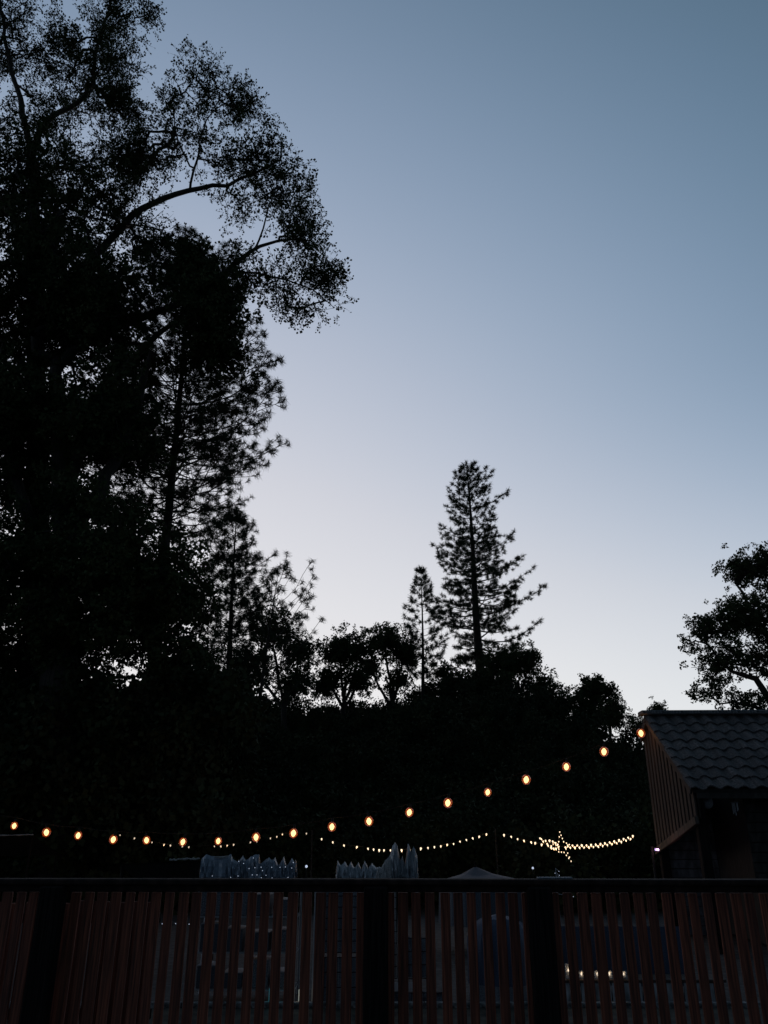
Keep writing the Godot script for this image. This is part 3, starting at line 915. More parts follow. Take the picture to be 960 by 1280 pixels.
# ------------------------------------------------------------------ string lights
func cord_through(pts: PackedVector3Array, r: float, sag: float) -> ArrayMesh:
	var line := PackedVector3Array()
	var rad := PackedFloat32Array()
	for k in pts.size() - 1:
		for t in 5:
			var f := t / 5.0
			var p := pts[k].cubic_interpolate(pts[k + 1], pts[max(k - 1, 0)], pts[min(k + 2, pts.size() - 1)], f)
			p.y -= sag * sin(f * PI)
			line.append(p); rad.append(r)
	line.append(pts[-1]); rad.append(r)
	var s := Shape.new()
	s.tube(line, rad, 5)
	return s.mesh()

func pole(label: String, foot: Vector3, height: float, r := 0.03) -> void:
	var o := thing("light_pole", label, "pole", foot, "poles that carry the lights")
	var s := Shape.new()
	s.tube(PackedVector3Array([Vector3(0, -0.05, 0), Vector3(0.01, height * 0.5, 0), Vector3(0, height, 0)]), PackedFloat32Array([r * 1.1, r, r * 0.9]), 8)
	put("shaft", s.mesh(), mats.black, o)
	s = Shape.new()
	s.lathe(Vector3(0, height, 0), [[r * 1.2, -0.03], [r * 1.3, 0.0], [r * 0.8, 0.03], [0.0, 0.04]], 8)
	put("finial", s.mesh(), mats.black, o)

func make_lights() -> void:
	var spots := [[18, 1031], [58, 1039], [98, 1043], [142, 1048], [183, 1049], [229, 1051], [273, 1050], [320, 1045], [367, 1040], [415, 1032], [461, 1025], [512, 1014], [560, 1002], [610, 989], [658, 973], [708, 957], [755, 938], [801, 915]]
	var root := thing("string_lights", "long string of warm bulbs in added glowing halo shells rising to the gable peak", "string lights")
	var socket := Shape.new()
	socket.lathe(Vector3.ZERO, [[0.0, 0.115], [0.012, 0.115], [0.02, 0.1], [0.022, 0.075], [0.024, 0.05], [0.0, 0.045]], 10)
	var sm := socket.mesh()
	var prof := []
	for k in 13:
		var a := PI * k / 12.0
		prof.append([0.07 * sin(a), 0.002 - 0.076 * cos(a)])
	var halo_globe := Shape.new()  # oversized shell shaped as the halo around the core
	halo_globe.lathe(Vector3(0, -0.02, 0), prof, 18)
	var gm := halo_globe.mesh()
	var core := Shape.new()
	core.lathe(Vector3(0, -0.02, 0), [[0.0, -0.056], [0.022, -0.044], [0.038, -0.014], [0.04, 0.012], [0.026, 0.034], [0.013, 0.05], [0.0, 0.054]], 12)
	var cm := core.mesh()
	var line := PackedVector3Array([at(-70, 1008, 15.5)])
	for q in spots:
		var f: float = (float(q[0]) - 18.0) / 783.0
		var p := at(q[0], q[1], lerpf(15.3, 14.05, f))
		line.append(p + Vector3(0, 0.125, 0))
		var b := put("bulb", gm, mats.halo_globe, root)
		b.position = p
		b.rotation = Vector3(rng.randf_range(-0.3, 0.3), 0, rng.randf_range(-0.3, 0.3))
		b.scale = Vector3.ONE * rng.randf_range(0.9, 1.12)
		var sk := put("socket", sm, mats.black, b)
		sk.position = Vector3.ZERO
		put("filament", cm, mats.filament, b)
		lamp(p + Vector3(0, -0.02, 0), Color(1.0, 0.66, 0.36), 0.015, 0.04)
	line.append(at(810, 897, 14.25))
	put("cable", cord_through(line, 0.005, 0.015), mats.black, root)
	pole("tall dark pole beyond the left end of the bulb string", Vector3(line[0].x, 0, line[0].z), line[0].y + 0.05, 0.045)
	# garlands of small lights
	var small := Shape.new()
	small.lathe(Vector3.ZERO, [[0.0, -0.028], [0.007, -0.016], [0.014, 0.002], [0.015, 0.01], [0.007, 0.017], [0.0, 0.018]], 8)
	var bm := small.mesh()
	garland("dim sparse fairy light garland under the bulb string, left half", 16.2, 0.75, mats.fairy_dim, bm, [[150, 1044], [168, 1048], [190, 1053], [205, 1056], [213, 1057], [228, 1058], [236, 1059], [268, 1058], [276, 1058], [284, 1057], [292, 1056], [313, 1053], [321, 1052], [338, 1048], [346, 1046], [353, 1043], [383, 1042]])
	garland("bright fairy light garland above the jagged white cover, rising to the middle pole", 15.6, 1.0, mats.fairy, bm, [[402, 1049], [416, 1053], [430, 1057], [446, 1059], [460, 1061], [467, 1062], [474, 1063], [480, 1063], [488, 1063], [502, 1063], [512, 1063], [526, 1061], [535, 1060], [543, 1059], [551, 1058], [559, 1056], [567, 1055], [575, 1052], [583, 1050], [591, 1048], [599, 1046], [608, 1043]])
	var right := [[630, 1044], [639, 1046], [647, 1049], [655, 1051], [664, 1053], [669, 1054], [677, 1056], [685, 1057], [689, 1060], [692, 1061], [695, 1061], [698, 1059]]
	var x := 707.0
	while x < 792.0:
		var up := 1058.0 - pow(maxf(x - 724.0, 0.0) / 68.0, 2.0) * 12.0
		right.append([x, up + (1.6 if right.size() % 2 == 0 else -1.0)])
		x += 2.9
	garland("densest fairy light garland between the middle pole and the tiled house", 15.2, 1.0, mats.fairy, bm, right)
	garland("short loop of fairy lights left of the light star", 15.1, 0.9, mats.fairy, bm, [[675, 1048], [677, 1049], [679, 1052], [682, 1051], [684, 1055], [687, 1051], [689, 1058], [691, 1052], [694, 1054], [697, 1056]])
	pole("thin dark pole between the left and middle garlands", Vector3(at(390, 1040, 16.0).x, 0, -16.0), at(390, 1040, 16.0).y, 0.013)
	pole("thin dark pole between the two brightest garlands", Vector3(at(619, 1038, 15.4).x, 0, -15.4), at(619, 1038, 15.4).y, 0.013)
	# five-pointed star of lights
	var d := 15.0
	var c := at(702, 1057, d)
	var star := thing("light_star", "narrow star outlined with small warm lights on the right garland", "light star", c)
	var frame := Shape.new()
	var k := 0
	var u := 15.0 / 960.0 * 1.02   # metres to a pixel at that distance
	var tips := [Vector3(-1.0, -14, 0), Vector3(2.5, -4, 0), Vector3(8.5, -1, 0.5), Vector3(4.5, 3.5, 0), Vector3(9, 16, 0), Vector3(2, 7, 0), Vector3(-4.0, 6.5, 0.5), Vector3(-3.2, 1, 0), Vector3(-9.5, -1.5, 0), Vector3(-3, -4, 0)]
	for q in tips.size():
		var a: Vector3 = Vector3(tips[q].x, -tips[q].y, tips[q].z) * u
		var b: Vector3 = Vector3(tips[(q + 1) % 10].x, -tips[(q + 1) % 10].y, tips[(q + 1) % 10].z) * u
		frame.tube(PackedVector3Array([a, b]), PackedFloat32Array([0.004, 0.004]), 5)
		var steps := int(maxf(2.0, a.distance_to(b) / 0.055))
		for t in steps:
			var l := put("bulb", bm, mats.fairy, star)
			l.position = a.lerp(b, float(t) / steps) + Vector3(0, 0, 0.012)
			l.scale = Vector3.ONE * 0.6
			k += 1
	put("frame", frame.mesh(), mats.black, star)
	lamp(c + Vector3(0, 0, 0.12), Color(1.0, 0.8, 0.55), 0.03, 0.1)

func garland(label: String, d: float, size: float, mat: Material, bm: Mesh, spots: Array) -> void:
	var root := thing("fairy_garland", label, "fairy lights", Vector3.ZERO, "garlands of small fairy lights")
	var line := PackedVector3Array()
	for k in spots.size():
		var p := at(spots[k][0], spots[k][1], d + rng.randf_range(-0.04, 0.04))
		line.append(p + Vector3(0, 0.024, 0))
		var b := put("bulb", bm, mat, root)
		b.position = p
		b.scale = Vector3.ONE * size * rng.randf_range(0.85, 1.25)
		b.rotation = Vector3(rng.randf_range(-0.4, 0.4), 0, rng.randf_range(-0.4, 0.4))
		if k % 6 == 3: lamp(p + Vector3(0, -0.05, 0.05), Color(1.0, 0.8, 0.55), 0.012 * size, 0.05)
	put("cord", cord_through(line, 0.004, 0.006), mats.black, root)

# ------------------------------------------------------------------ things behind the railing
# a crumpled sheet with a jagged top edge standing over a rack; prof: [px, py] of its top edge, base: py of its lower edge
func jagged_cover(prof: Array, base: float, d: float, depth: float, seed_: int, from: Vector3) -> ArrayMesh:
	var f := FastNoiseLite.new()
	f.seed = seed_
	f.frequency = 1.6
	var s := Shape.new()
	var xs := PackedFloat32Array()
	var hs := PackedFloat32Array()
	for k in prof.size() - 1:
		for t in 3:
			var g := t / 3.0
			xs.append(lerpf(prof[k][0], prof[k + 1][0], g))
			hs.append(lerpf(prof[k][1], prof[k + 1][1], g) + f.get_noise_1d(xs[-1] * 0.9) * 1.6)
	var ny := 7
	for side in [1.0, -1.0]:
		var grid: Array = []
		for k in xs.size():
			var col: Array = []
			for j in ny + 1:
				var t := float(j) / ny
				var p := at(xs[k], lerpf(base, hs[k], t), d)
				var swell := depth * 0.5 * sqrt(maxf(1.0 - t, 0.0)) * (0.75 + 0.5 * f.get_noise_2d(xs[k] * 0.25, t * 0.8))
				var fold := 0.018 * f.get_noise_2d(xs[k] * 1.3 + 40.0 * side, t * 2.0) * (1.0 - t)
				p.z += side * swell + fold
				p.x += 0.012 * f.get_noise_2d(xs[k] * 0.9, t * 3.0 + 9.0) * sin(t * PI)
				col.append(p - from)
			grid.append(col)
		for k in xs.size() - 1:
			for j in ny:
				var mid: Vector3 = at(xs[k], lerpf(base, hs[k], 0.5), d) - from
				s.quad_out(grid[k][j], grid[k + 1][j], grid[k + 1][j + 1], grid[k][j + 1], Vector3(grid[k][j].x, grid[k][j].y, mid.z))
	return s.mesh()

func glints(prof: Array, base: float, d: float, depth: float, count: int, lo: float, hi: float, from: Vector3) -> ArrayMesh:  # mirror flakes added to make the sheet sparkle, tilted to catch the sky
	var s := Shape.new()
	for k in count:
		var px := rng.randf_range(lo, hi)
		var top := base
		for q in prof.size() - 1:
			if px >= prof[q][0] and px <= prof[q + 1][0]:
				top = lerpf(prof[q][1], prof[q + 1][1], (px - prof[q][0]) / maxf(prof[q + 1][0] - prof[q][0], 0.01))
		var t := pow(rng.randf(), 0.8)
		var p := at(px, lerpf(base - 1.0, top + 2.0, t), d) - from + Vector3(0, 0, depth * 0.5 * sqrt(maxf(1.0 - t, 0.0)) * 1.15 + 0.012)
		var r := rng.randf_range(0.002, 0.0055)
		var t0 := s.v.size()
		s.lathe(Vector3.ZERO, [[0.0, -0.4 * r], [r, 0.0], [0.0, 0.4 * r]], 6)
		var tb := Basis.from_euler(Vector3(rng.randf_range(-0.1, 0.35), rng.randf_range(-3.0, 3.0), rng.randf_range(-0.2, 0.2)))
		for q in range(t0, s.v.size()):
			s.v[q] = tb * s.v[q] + p
			s.n[q] = tb * s.n[q]
	return s.mesh()

func rack(label: String, p0: Vector3, wide: float, deep: float, high: float, levels: int) -> Node3D:
	var o := thing("wire_rack", label, "rack", p0, "wire racks behind the railing")
	for sx in [0.0, wide]:
		for sz in [0.0, -deep]:
			var s := Shape.new()
			s.tube(PackedVector3Array([Vector3(sx, 0, sz), Vector3(sx, high, sz)]), PackedFloat32Array([0.012, 0.012]), 6)
			put("upright", s.mesh(), mats.wire, o)
	for k in levels:
		var s := Shape.new()
		var y := 0.1 + (high - 0.12) * k / (levels - 1.0)
		for q in 7:
			var z := -deep * q / 6.0
			s.tube(PackedVector3Array([Vector3(0, y, z), Vector3(wide, y, z)]), PackedFloat32Array([0.004, 0.004]), 4)
		for q in int(wide / 0.1) + 1:
			var x := wide * q / (int(wide / 0.1))
			s.tube(PackedVector3Array([Vector3(x, y - 0.006, 0), Vector3(x, y - 0.006, -deep)]), PackedFloat32Array([0.003, 0.003]), 4)
		put("shelf", s.mesh(), mats.wire, o)
	return o

func carton(label: String, at_: Vector3, size: Vector3, mat: Material) -> void:
	var o := thing("carton", label, "carton", at_, "pale cartons on the left rack")
	var s := Shape.new()
	s.box(Vector3(0, size.y * 0.5, 0), size, 0.006)
	put("body", s.mesh(), mat, o)
	s = Shape.new()
	s.box(Vector3(0, size.y + 0.004, 0), Vector3(size.x * 1.02, 0.008, size.z * 1.02), 0.002)
	put("lid", s.mesh(), mats.pale, o)

func make_goods() -> void:
	var g := 0.012
	# paving beyond the railing and its pale edging
	var s := Shape.new()
	s.quad_out(Vector3(-9, 0.008, -9.0), Vector3(9, 0.008, -9.0), Vector3(9, 0.008, -18.0), Vector3(-9, 0.008, -18.0), Vector3(0, -1, -12))
	struct("paving", s.mesh(), mats.paving)
	s = Shape.new()
	for k in 24:
		s.box(Vector3(-4.6 + k * 0.4, 0.02, -8.96 + 0.003 * (k % 3)), Vector3(0.392, 0.05, 0.07), 0.006)
	struct("kerb", s.mesh(), mats.stone)
	# left rack with cartons and the cover over it
	var d := 9.35
	var a := at(247, 1200, d)
	var wide := at(371, 1200, d).x - a.x
	var high := at(300, 1099, d).y
	rack("wire shelf rack with pale cartons, behind the railing's left bay", Vector3(a.x, g, -d + 0.2), wide, 0.42, high - g, 4)
	var rowname := ["bottom shelf", "second shelf", "third shelf"]
	var place := ["left end", "left of middle", "right of middle", "right end"]
	for row in 3:
		for k in 4:
			var y: float = g + 0.1 + (high - g - 0.12) * row / 3.0 + 0.006
			var h := rng.randf_range(0.13, 0.27)
			carton("pale carton on the left rack's %s, %s" % [rowname[row], place[k]], Vector3(a.x + wide * (k + 0.5) / 4.0 + rng.randf_range(-0.01, 0.01), y, -d - 0.01), Vector3(wide / 4.0 - rng.randf_range(0.03, 0.08), h, 0.3), [mats.box0, mats.box1, mats.box2][rng.randi() % 3])
	var pa := [[252, 1096], [252.5, 1073], [258, 1068], [262, 1069.5], [270, 1071], [284, 1070.5], [289, 1067], [291, 1074], [297, 1077], [301, 1074], [304, 1069], [307, 1076], [311, 1073], [318, 1068], [324, 1068], [325, 1080], [332, 1075], [336, 1072], [340, 1075], [344, 1072], [348, 1082], [352, 1076], [355, 1071], [358, 1082], [362, 1078], [365, 1072], [368, 1078], [370, 1074], [371, 1096]]
	var cover := thing("plastic_cover", "bluish white crinkled cover with a low jagged top, on the left rack", "cover", Vector3(a.x, high, -d), "jagged sparkling covers")
	put("sheet", jagged_cover(pa, 1099.5, d, 0.3, 5, cover.position), mats.sheet, cover)
	var gl := put("glint_flakes", glints(pa, 1099.5, d, 0.3, 42, 290, 352, cover.position), mats.glint_flake, cover)
	gl.set_meta("kind", "stuff")
	gl = put("glint_flakes", glints(pa, 1099.5, d, 0.3, 60, 345, 371, cover.position), mats.glint_flake, cover)
	gl.set_meta("kind", "stuff")
	s = Shape.new()
	s.tube(PackedVector3Array([at(268, 1071.4, d - 0.03) - cover.position, at(276, 1071.8, d - 0.03) - cover.position, at(286, 1070.2, d - 0.03) - cover.position]), PackedFloat32Array([0.008, 0.011, 0.006]), 6)
	put("hem", s.mesh(), mats.cloth, cover)
	var tiny := thing("sparkle_wire", "glowing specks added for sparkle on the left rack's jagged cover", "fairy lights", cover.position + Vector3(0, 0, 0.17))  # self-lit specks added where the sheet sparkles
	var run := PackedVector3Array()
	for q in [[152, 330], [290, 340], [345, 330], [350, 220], [387, 236], [402, 350], [428, 275], [452, 322], [460, 195], [472, 268], [487, 322], [518, 264], [528, 290], [520, 343], [555, 325], [600, 345], [598, 265], [636, 350], [660, 265], [700, 262], [720, 340], [748, 270], [760, 230]]:
		var p := at(240.0 + q[0] / 6.0, 1040.0 + q[1] / 6.0, d - 0.17) - tiny.position
		run.append(p)
		s = Shape.new()
		s.lathe(p, [[0.0, -0.005], [0.0045, 0.0], [0.0, 0.005]], 6)
		put("bulb", s.mesh(), mats.glint, tiny)
	put("cord", cord_through(run, 0.0012, 0.0), mats.black, tiny)
	# right rack: cloth panels hung inside a wire frame, cover with tall spikes
	a = at(394, 1200, d)
	wide = at(522, 1200, d).x - a.x
	rack("wire rack hung with pale cloth panels, either side of the middle post", Vector3(a.x, g, -d + 0.2), wide, 0.42, high - g, 2)
	var hung := [[397, 455, 1106, 1190, "upper panel, left of the middle post"], [397, 462, 1196, 1252, "lower panel, left of the middle post"], [474, 496, 1108, 1222, "tall narrow panel, right of the middle post"], [500, 540, 1172, 1222, "upper panel beside the dark gap, right of the middle post"], [476, 560, 1240, 1252, "low strip at the foot of the rack, right of the middle post"]]
	for q in hung:
		var o := thing("hanging_cloth", "pale cloth, " + q[4], "cloth", at(q[0], q[3], d - 0.24), "pale cloths hung in the right rack")
		s = Shape.new()
		var n := 22
		for k in n:
			for j in 6:
				var c: Array[Vector3] = []
				for e in [[0, 0], [1, 0], [1, 1], [0, 1]]:
					var u := float(k + e[0]) / n
					var w := float(j + e[1]) / 6.0
					var p := at(lerpf(q[0], q[1], u), lerpf(q[3], q[2], w), d - 0.24) - o.position
					p.z += 0.025 * sin(u * 17.0 + sin(w * 3.0)) + 0.01 * sin(u * 41.0 + w * 4.0)
					c.append(p)
				s.quad_out(c[0], c[1], c[2], c[3], Vector3(c[0].x, c[0].y, -3))
				s.quad_out(c[0] - Vector3(0, 0, 0.006), c[1] - Vector3(0, 0, 0.006), c[2] - Vector3(0, 0, 0.006), c[3] - Vector3(0, 0, 0.006), Vector3(c[0].x, c[0].y, 3))
		put("fabric", s.mesh(), mats.cloth if q[0] == 474 else mats.pale, o)
		s = Shape.new()
		var size := at(q[1], q[2], d - 0.24) - o.position
		for k in int(maxf(size.y / 0.1, 1.0)) + 1:
			var y := size.y * k / maxf(int(maxf(size.y / 0.1, 1.0)), 1)
			s.tube(PackedVector3Array([Vector3(0, y, 0.045), Vector3(size.x, y, 0.045)]), PackedFloat32Array([0.004, 0.004]), 4)
		for k in int(size.x / 0.06) + 1:
			var x := size.x * k / maxf(int(size.x / 0.06), 1)
			s.tube(PackedVector3Array([Vector3(x, 0, 0.05), Vector3(x, size.y, 0.05)]), PackedFloat32Array([0.003, 0.003]), 4)
		put("wire_grid", s.mesh(), mats.post, o)
	var pb := [[420, 1096], [420.5, 1085], [422, 1075], [426, 1082], [431, 1077], [435, 1083], [439, 1077], [443, 1085], [448, 1078], [452, 1086], [456, 1076], [460, 1085], [465, 1079], [470, 1085], [474, 1083], [478, 1086], [484, 1074], [487, 1070], [491, 1057], [494, 1053], [497, 1057], [500, 1076], [503, 1070], [506, 1080], [508, 1068], [509.5, 1054], [511.5, 1056], [514, 1066], [517, 1058], [519, 1062], [521.5, 1070], [523, 1096]]
	cover = thing("plastic_cover", "bluish white sparkling cover with tall spikes at its right end, by the middle post", "cover", Vector3(a.x, high, -d), "jagged sparkling covers")
	put("sheet", jagged_cover(pb, 1099.5, d, 0.3, 15, cover.position), mats.sheet_white, cover)
	gl = put("glint_flakes", glints(pb, 1099.5, d, 0.3, 70, 421, 470, cover.position), mats.glint_flake, cover)
	gl.set_meta("kind", "stuff")
	gl = put("glint_flakes", glints(pb, 1099.5, d, 0.3, 170, 489, 523, cover.position), mats.glint_flake, cover)
	gl.set_meta("kind", "stuff")
	gl = put("glint_flakes", glints(pb, 1085.0, d - 0.02, 0.3, 22, 507, 522, cover.position), mats.glint_flake, cover)
	gl.set_meta("kind", "stuff")
	var pc := [[469.5, 1096], [472, 1086], [477, 1084], [481, 1076], [485, 1072], [488.5, 1071], [489.5, 1096]]
	var drape := thing("white_cloth", "plain whitish cloth leaning against the tall spikes of the sparkling cover", "cloth", Vector3(at(480, 1099, d).x, high, -d + 0.2))
	put("fabric", jagged_cover(pc, 1099.5, d - 0.22, 0.1, 25, drape.position), mats.cloth, drape)
	# blue covered bundle
	d = 9.3
	a = at(628, 1253, d)
	var bundle := thing("covered_bundle", "blue covered bundle with a rounded top and pale foot, left of the right post", "bundle", Vector3(a.x, g, -d))
	var w2 := (at(669, 1200, d).x - at(588, 1200, d).x) * 0.5
	var h2 := at(628, 1142, d).y - g
	for part in [["cover", 0.19, 1.0, mats.blue], ["foot", 0.0, 0.2, mats.pale]]:
		s = Shape.new()
		var m := 28
		var rings := 14
		var grid: Array = []
		for j in rings + 1:
			var t: float = lerpf(part[1], part[2], float(j) / rings)
			var shrink := sqrt(maxf(1.0 - pow(clampf((t - 0.55) / 0.45, 0.0, 1.0), 2.2), 0.0))
			var ring: Array = []
			for k in m:
				var ang := TAU * k / m
				var wob := 1.0 + 0.05 * sin(ang * 5.0 + t * 3.0) + 0.03 * sin(ang * 11.0 - t * 5.0) + (0.03 if part[0] == "cover" else 0.0)
				ring.append(Vector3(cos(ang) * w2 * wob * shrink, t * h2, sin(ang) * 0.26 * wob * shrink))
			grid.append(ring)
		for j in rings:
			for k in m:
				s.quad_out(grid[j][k], grid[j][(k + 1) % m], grid[j + 1][(k + 1) % m], grid[j + 1][k], Vector3(0, h2 * 0.4, 0))
		put(part[0], s.mesh(), part[3], bundle)
	# low white bench with candle jars, blue cloth screen behind it
	d = 9.15
	var l := at(688, 1250, d)
	var rr := at(908, 1250, d)
	var bt := at(790, 1224, d).y
	var bench := thing("low_bench", "low white boarded bench with small candles, right of the right post", "bench", Vector3((l.x + rr.x) * 0.5, g, -d))
	var bw := rr.x - l.x
	for k in 17:
		s = Shape.new()
		s.box(Vector3(-bw * 0.5 + bw * (k + 0.5) / 17.0, (bt - g - 0.03) * 0.5, 0.0), Vector3(bw / 17.0 - 0.014, bt - g - 0.032, 0.022), 0.004)
		put("front_board", s.mesh(), mats.white, bench)
	s = Shape.new()
	s.box(Vector3(0, bt - g - 0.014, -0.14), Vector3(bw + 0.04, 0.028, 0.34), 0.005)
	put("seat", s.mesh(), mats.trim, bench)
	for sx in [-1.0, 1.0]:
		s = Shape.new()
		s.box(Vector3(sx * (bw * 0.5 - 0.03), (bt - g - 0.03) * 0.5, -0.26), Vector3(0.05, bt - g - 0.032, 0.05), 0.004)
		put("leg", s.mesh(), mats.trim, bench)
	var names := ["first from the post", "second and tallest from the post", "third from the post", "fourth from the post", "fifth from the post", "sixth from the post, dimmest"]
	var cx := [692.0, 711.0, 727.0, 747.0, 762.0, 780.0]
	for k in 6:
		var p := at(cx[k], 1222, d + 0.02)
		p.y = bt + 0.002
		var jar := thing("candle_jar", "small lit candle jar on the low white bench, " + names[k], "candle", p, "candle jars on the bench")
		var tall := 0.11 if k == 1 else 0.045
		s = Shape.new()
		s.lathe(Vector3.ZERO, [[0.0, 0.002], [0.028, 0.002], [0.031, 0.01], [0.031, tall + 0.02], [0.029, tall + 0.022], [0.0285, 0.008], [0.0, 0.006]], 14)
		put("glass", s.mesh(), mats.glass, jar)
		s = Shape.new()
		s.lathe(Vector3.ZERO, [[0.0, 0.008], [0.022, 0.008], [0.022, tall * 0.5], [0.0, tall * 0.5]], 12)
		put("wax", s.mesh(), mats.cloth, jar)
		s = Shape.new()
		s.lathe(Vector3(0, tall * 0.5, 0), [[0.0, 0.004], [0.007, 0.01], [0.008, 0.017], [0.004, 0.028], [0.0, 0.036]], 8)
		put("flame", s.mesh(), mats.flame, jar)
		lamp(p + Vector3(0, tall * 0.5 + 0.03, 0.05), Color(1.0, 0.85, 0.65), 0.001 if k < 5 else 0.0005, 0.012)
	d = 9.7
	var screen := thing("cloth_screen", "dark blue cloth screen behind the low white bench", "screen", Vector3(at(780, 1240, d).x, g, -d))
	var sw := at(862, 1200, d).x - at(690, 1200, d).x
	var sh := at(780, 1158, d).y - g
	s = Shape.new()
	for k in 40:
		for j in 5:
			var c: Array[Vector3] = []
			for e in [[0, 0], [1, 0], [1, 1], [0, 1]]:
				var u := float(k + e[0]) / 40.0
				var w := float(j + e[1]) / 5.0
				c.append(Vector3((u - 0.5) * sw, lerpf(0.05, sh, w), 0.03 * sin(u * 40.0) * (1.0 - w * 0.6)))
			s.quad_out(c[0], c[1], c[2], c[3], Vector3(c[0].x, c[0].y, -3))
			s.quad_out(c[0] - Vector3(0, 0, 0.006), c[1] - Vector3(0, 0, 0.006), c[2] - Vector3(0, 0, 0.006), c[3] - Vector3(0, 0, 0.006), Vector3(c[0].x, c[0].y, 3))
	put("cloth", s.mesh(), mats.blue, screen)
	for sx in [-0.5, 0.5]:
		s = Shape.new()
		s.tube(PackedVector3Array([Vector3(sx * sw, 0, -0.03), Vector3(sx * sw, sh + 0.02, -0.03)]), PackedFloat32Array([0.015, 0.015]), 6)
		put("pole", s.mesh(), mats.post, screen)
	# small lit jars on the ground of the left half
	for q in [[341.0, 1250.0, 1230.0, "tiny teal glowing jar on the ground behind the left bay", mats.teal, Color(0.4, 0.9, 1.0)], [378.0, 1250.0, 1232.0, "tiny white glowing jar on the ground, left of the middle post", mats.white_glow, Color(1.0, 0.95, 0.85)]]:
		var p := at(q[0], q[1], 9.1)
		p.y = g
		var jar := thing("glowing_jar", q[3], "jar", p, "glowing jars on the ground")
		var h := at(q[0], q[2], 9.1).y - g
		s = Shape.new()
		s.lathe(Vector3.ZERO, [[0.0, 0.004], [0.035, 0.004], [0.042, 0.02], [0.042, h * 0.75], [0.03, h * 0.85], [0.0, h * 0.86]], 14)
		put("body", s.mesh(), q[4], jar)
		s = Shape.new()
		s.lathe(Vector3(0, h * 0.86, 0), [[0.033, 0.0], [0.034, 0.02], [0.0, 0.024]], 12)
		put("lid", s.mesh(), mats.black, jar)
		lamp(p + Vector3(0, h * 0.5, 0.06), q[5], 0.002, 0.03)
	# tarp with a peak, small wire tree, garden light
	d = 13.0
	var tp := at(594, 1083, d)
	var tarp := thing("peaked_tarp", "low grey-blue tarp with a pointed peak showing just above the railing", "tarp", Vector3(tp.x, 0, -d))
	var hw := 0.62
	s = Shape.new()
	var rim: Array[Vector3] = []
	for k in 16:
		var ang := TAU * k / 16.0
		rim.append(Vector3(cos(ang) * hw * (1.15 if cos(ang) > 0 else 0.9), tp.y - 0.2 + 0.03 * sin(ang * 3.0), sin(ang) * 0.55))
	for k in 16:
		var p := rim[k]
		var q := rim[(k + 1) % 16]
		var peak := Vector3(0, tp.y, 0)
		var pm := peak.lerp(p, 0.4) - Vector3(0, 0.03, 0)
		var qm := peak.lerp(q, 0.4) - Vector3(0, 0.03, 0)
		s.tri_out(peak, pm, qm, Vector3(0, -2, 0))
		s.quad_out(pm, p, q, qm, Vector3(0, -2, 0))
		s.quad_out(p, q, Vector3(q.x * 1.04, 0.35, q.z * 1.04), Vector3(p.x * 1.04, 0.35, p.z * 1.04), Vector3(0, 0.5, 0))
	put("sheet", s.mesh(), mats.tarp, tarp)
	s = Shape.new()
	s.tube(PackedVector3Array([Vector3(0, 0, 0), Vector3(0, tp.y + 0.06, 0)]), PackedFloat32Array([0.02, 0.02]), 6)
	put("pole", s.mesh(), mats.post, tarp)
	d = 10.5
	var tr := at(698, 1106, d)
	var th := at(696, 1085, d).y
	var wt := thing("wire_tree", "small wire tree with tiny cold lights beside the railing's right post", "light tree", Vector3(tr.x, g, -d))
	s = Shape.new()
	s.tube(PackedVector3Array([Vector3.ZERO, Vector3(-0.02, th - g, 0)]), PackedFloat32Array([0.012, 0.004]), 6)
	var tips: Array = []
	for k in 14:
		var y := lerpf(th - 0.3, th - 0.02, k / 13.0)
		var ang := k * 2.4
		var reach := lerpf(0.17, 0.02, k / 13.0)
		var e := Vector3(cos(ang) * reach, y - 0.03, sin(ang) * reach)
		s.tube(PackedVector3Array([Vector3(-0.015, y, 0), e]), PackedFloat32Array([0.004, 0.002]), 4)
		tips.append(e)
	put("wires", s.mesh(), mats.wire, wt)
	for e in tips:
		s = Shape.new()
		s.lathe(e, [[0.0, -0.005], [0.004, 0.0], [0.0, 0.006]], 6)
		put("bulb", s.mesh(), mats.glint, wt)
	for q in [[666.0, 1085.0, 14.0, "single small white garden light left of the wire tree"], [383.0, 1083.0, 12.0, "single small white garden light between the two jagged covers"]]:
		var p := at(q[0], q[1], q[2])
		var o := thing("garden_light", q[3], "garden light", Vector3(p.x, g, p.z), "single garden lights")
		s = Shape.new()
		s.tube(PackedVector3Array([Vector3.ZERO, Vector3(0, p.y - g - 0.02, 0)]), PackedFloat32Array([0.008, 0.006]), 6)
		put("stake", s.mesh(), mats.black, o)
		s = Shape.new()
		s.lathe(Vector3(0, p.y - g, 0), [[0.0, -0.02], [0.016, -0.012], [0.018, 0.0], [0.012, 0.014], [0.0, 0.018]], 10)
		put("bulb", s.mesh(), mats.glint, o)
	# awnings with a pale hem, left
	for q in [[-60.0, 42.0, 1046.0, 1043.5, 16.3, "dark awning with a pale torn hem at the left edge"], [150.0, 250.0, 1077.5, 1073.5, 10.6, "dark awning with a pale hem just left of the jagged cover"]]:
		var p0 := at(q[0], q[2], q[4])
		var p1 := at(q[1], q[3], q[4])
		var o := thing("awning", q[5], "awning", Vector3(p0.x, 0, p0.z), "dark awnings with pale hems")
		var e := p1 - Vector3(p0.x, 0, p0.z)
		s = Shape.new()
		var b0 := Vector3(0, p0.y - 0.02, 0)
		var b1 := Vector3(e.x, e.y - 0.02, 0)
		var rise := Vector3(0, -0.35, -1.4)
		s.quad_out(b0, b1, b1 + rise, b0 + rise, Vector3(0, -5, 0))
		s.quad_out(b0 - Vector3(0, 0.02, 0), b1 - Vector3(0, 0.02, 0), b1 + rise - Vector3(0, 0.02, 0), b0 + rise - Vector3(0, 0.02, 0), Vector3(0, 5, 0))
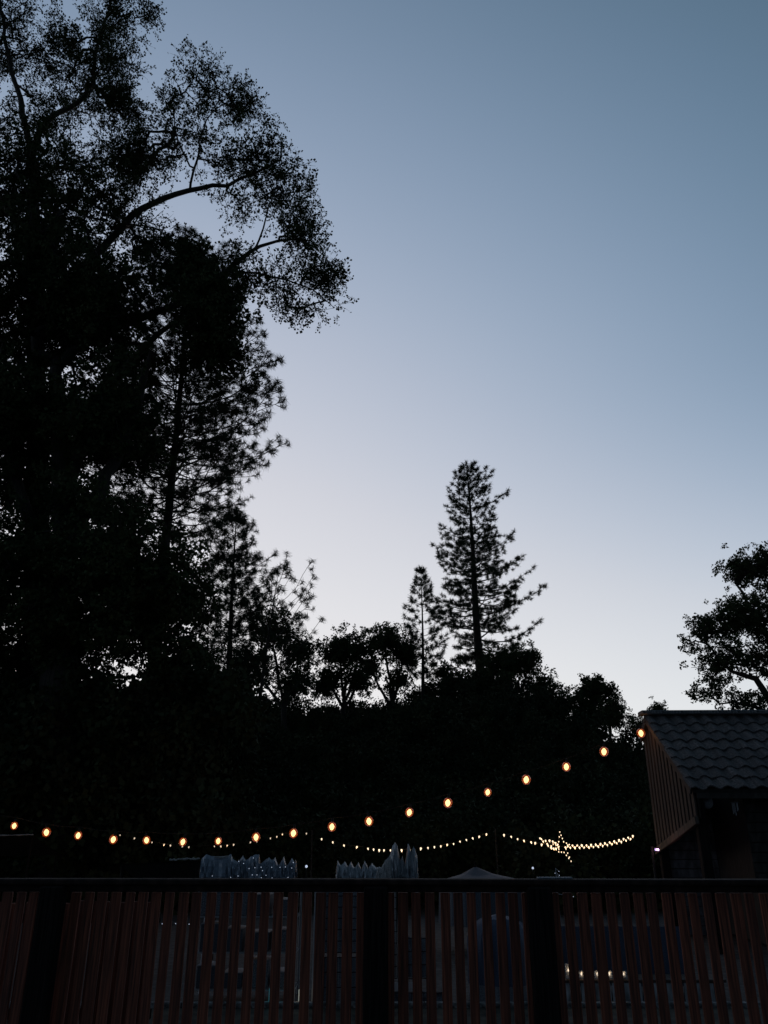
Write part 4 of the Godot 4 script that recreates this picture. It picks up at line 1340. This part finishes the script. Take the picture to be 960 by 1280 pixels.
		put("canvas", s.mesh(), mats.wall, o)
		s = Shape.new()
		var lp := PackedVector3Array()
		var lr := PackedFloat32Array()
		var start := 0.62 if q[0] > 0 else 0.5
		for k in 15:
			var t := lerpf(start, 1.0, k / 14.0)
			lp.append(Vector3(e.x * t, lerpf(p0.y, e.y, t) + rng.randf_range(-0.006, 0.006), 0.01))
			lr.append(rng.randf_range(0.006, 0.016))
		s.tube(lp, lr, 6)
		put("hem", s.mesh(), mats.cloth, o)
		for sx in [0.03, e.x - 0.03]:
			for back in [0.0, 1.0]:
				s = Shape.new()
				s.tube(PackedVector3Array([Vector3(sx, 0, -1.35 * back - 0.03), Vector3(sx, lerpf(p0.y, e.y, sx / e.x) - 0.04 - 0.34 * back, -1.35 * back - 0.03)]), PackedFloat32Array([0.02, 0.02]), 6)
				put("pole", s.mesh(), mats.post, o)
	# upright plank screen behind the railing's left end
	d = 7.0
	var ps := thing("plank_screen", "reddish brown plank screen behind the railing's left end", "screen", Vector3(at(60, 1200, d).x, 0, -d))
	var hh := at(60, 1122, d).y
	var x := -1.0
	while x < at(190, 1200, d).x - ps.position.x:
		s = Shape.new()
		s.box(Vector3(x, hh * 0.5 + rng.randf_range(-0.02, 0.0), rng.randf_range(-0.004, 0.004)), Vector3(0.125, hh - 0.04, 0.022), 0.005)
		put("plank", s.mesh(), mats["slat%d" % (rng.randi() % 3)], ps)
		x += 0.137
	for y in [0.3, hh - 0.15]:
		s = Shape.new()
		s.box(Vector3((x - 1.0) * 0.5 - 0.07, y, -0.03), Vector3(x + 1.0, 0.07, 0.035), 0.005)
		put("batten", s.mesh(), mats.post, ps)
	# short wire of tiny lights over the left bay
	var fw := thing("sparkle_wire", "short row of pinprick lights seen through the railing's left bay", "fairy lights")
	var pts := PackedVector3Array()
	s = Shape.new()
	for k in 16:
		var p := at(158 + k * 5.6, 1155 + rng.randf_range(-1.0, 1.0), 9.0)
		pts.append(p)
		s = Shape.new()
		s.lathe(p, [[0.0, -0.005], [0.0045, 0.0], [0.0, 0.006]], 6)
		put("bulb", s.mesh(), mats.glint, fw)
	put("cord", cord_through(pts, 0.002, 0.003), mats.black, fw)
	for q in [pts[0], pts[15]]:
		s = Shape.new()
		s.tube(PackedVector3Array([Vector3(q.x, 0, q.z), q]), PackedFloat32Array([0.01, 0.008]), 6)
		put("stake", s.mesh(), mats.black, fw)
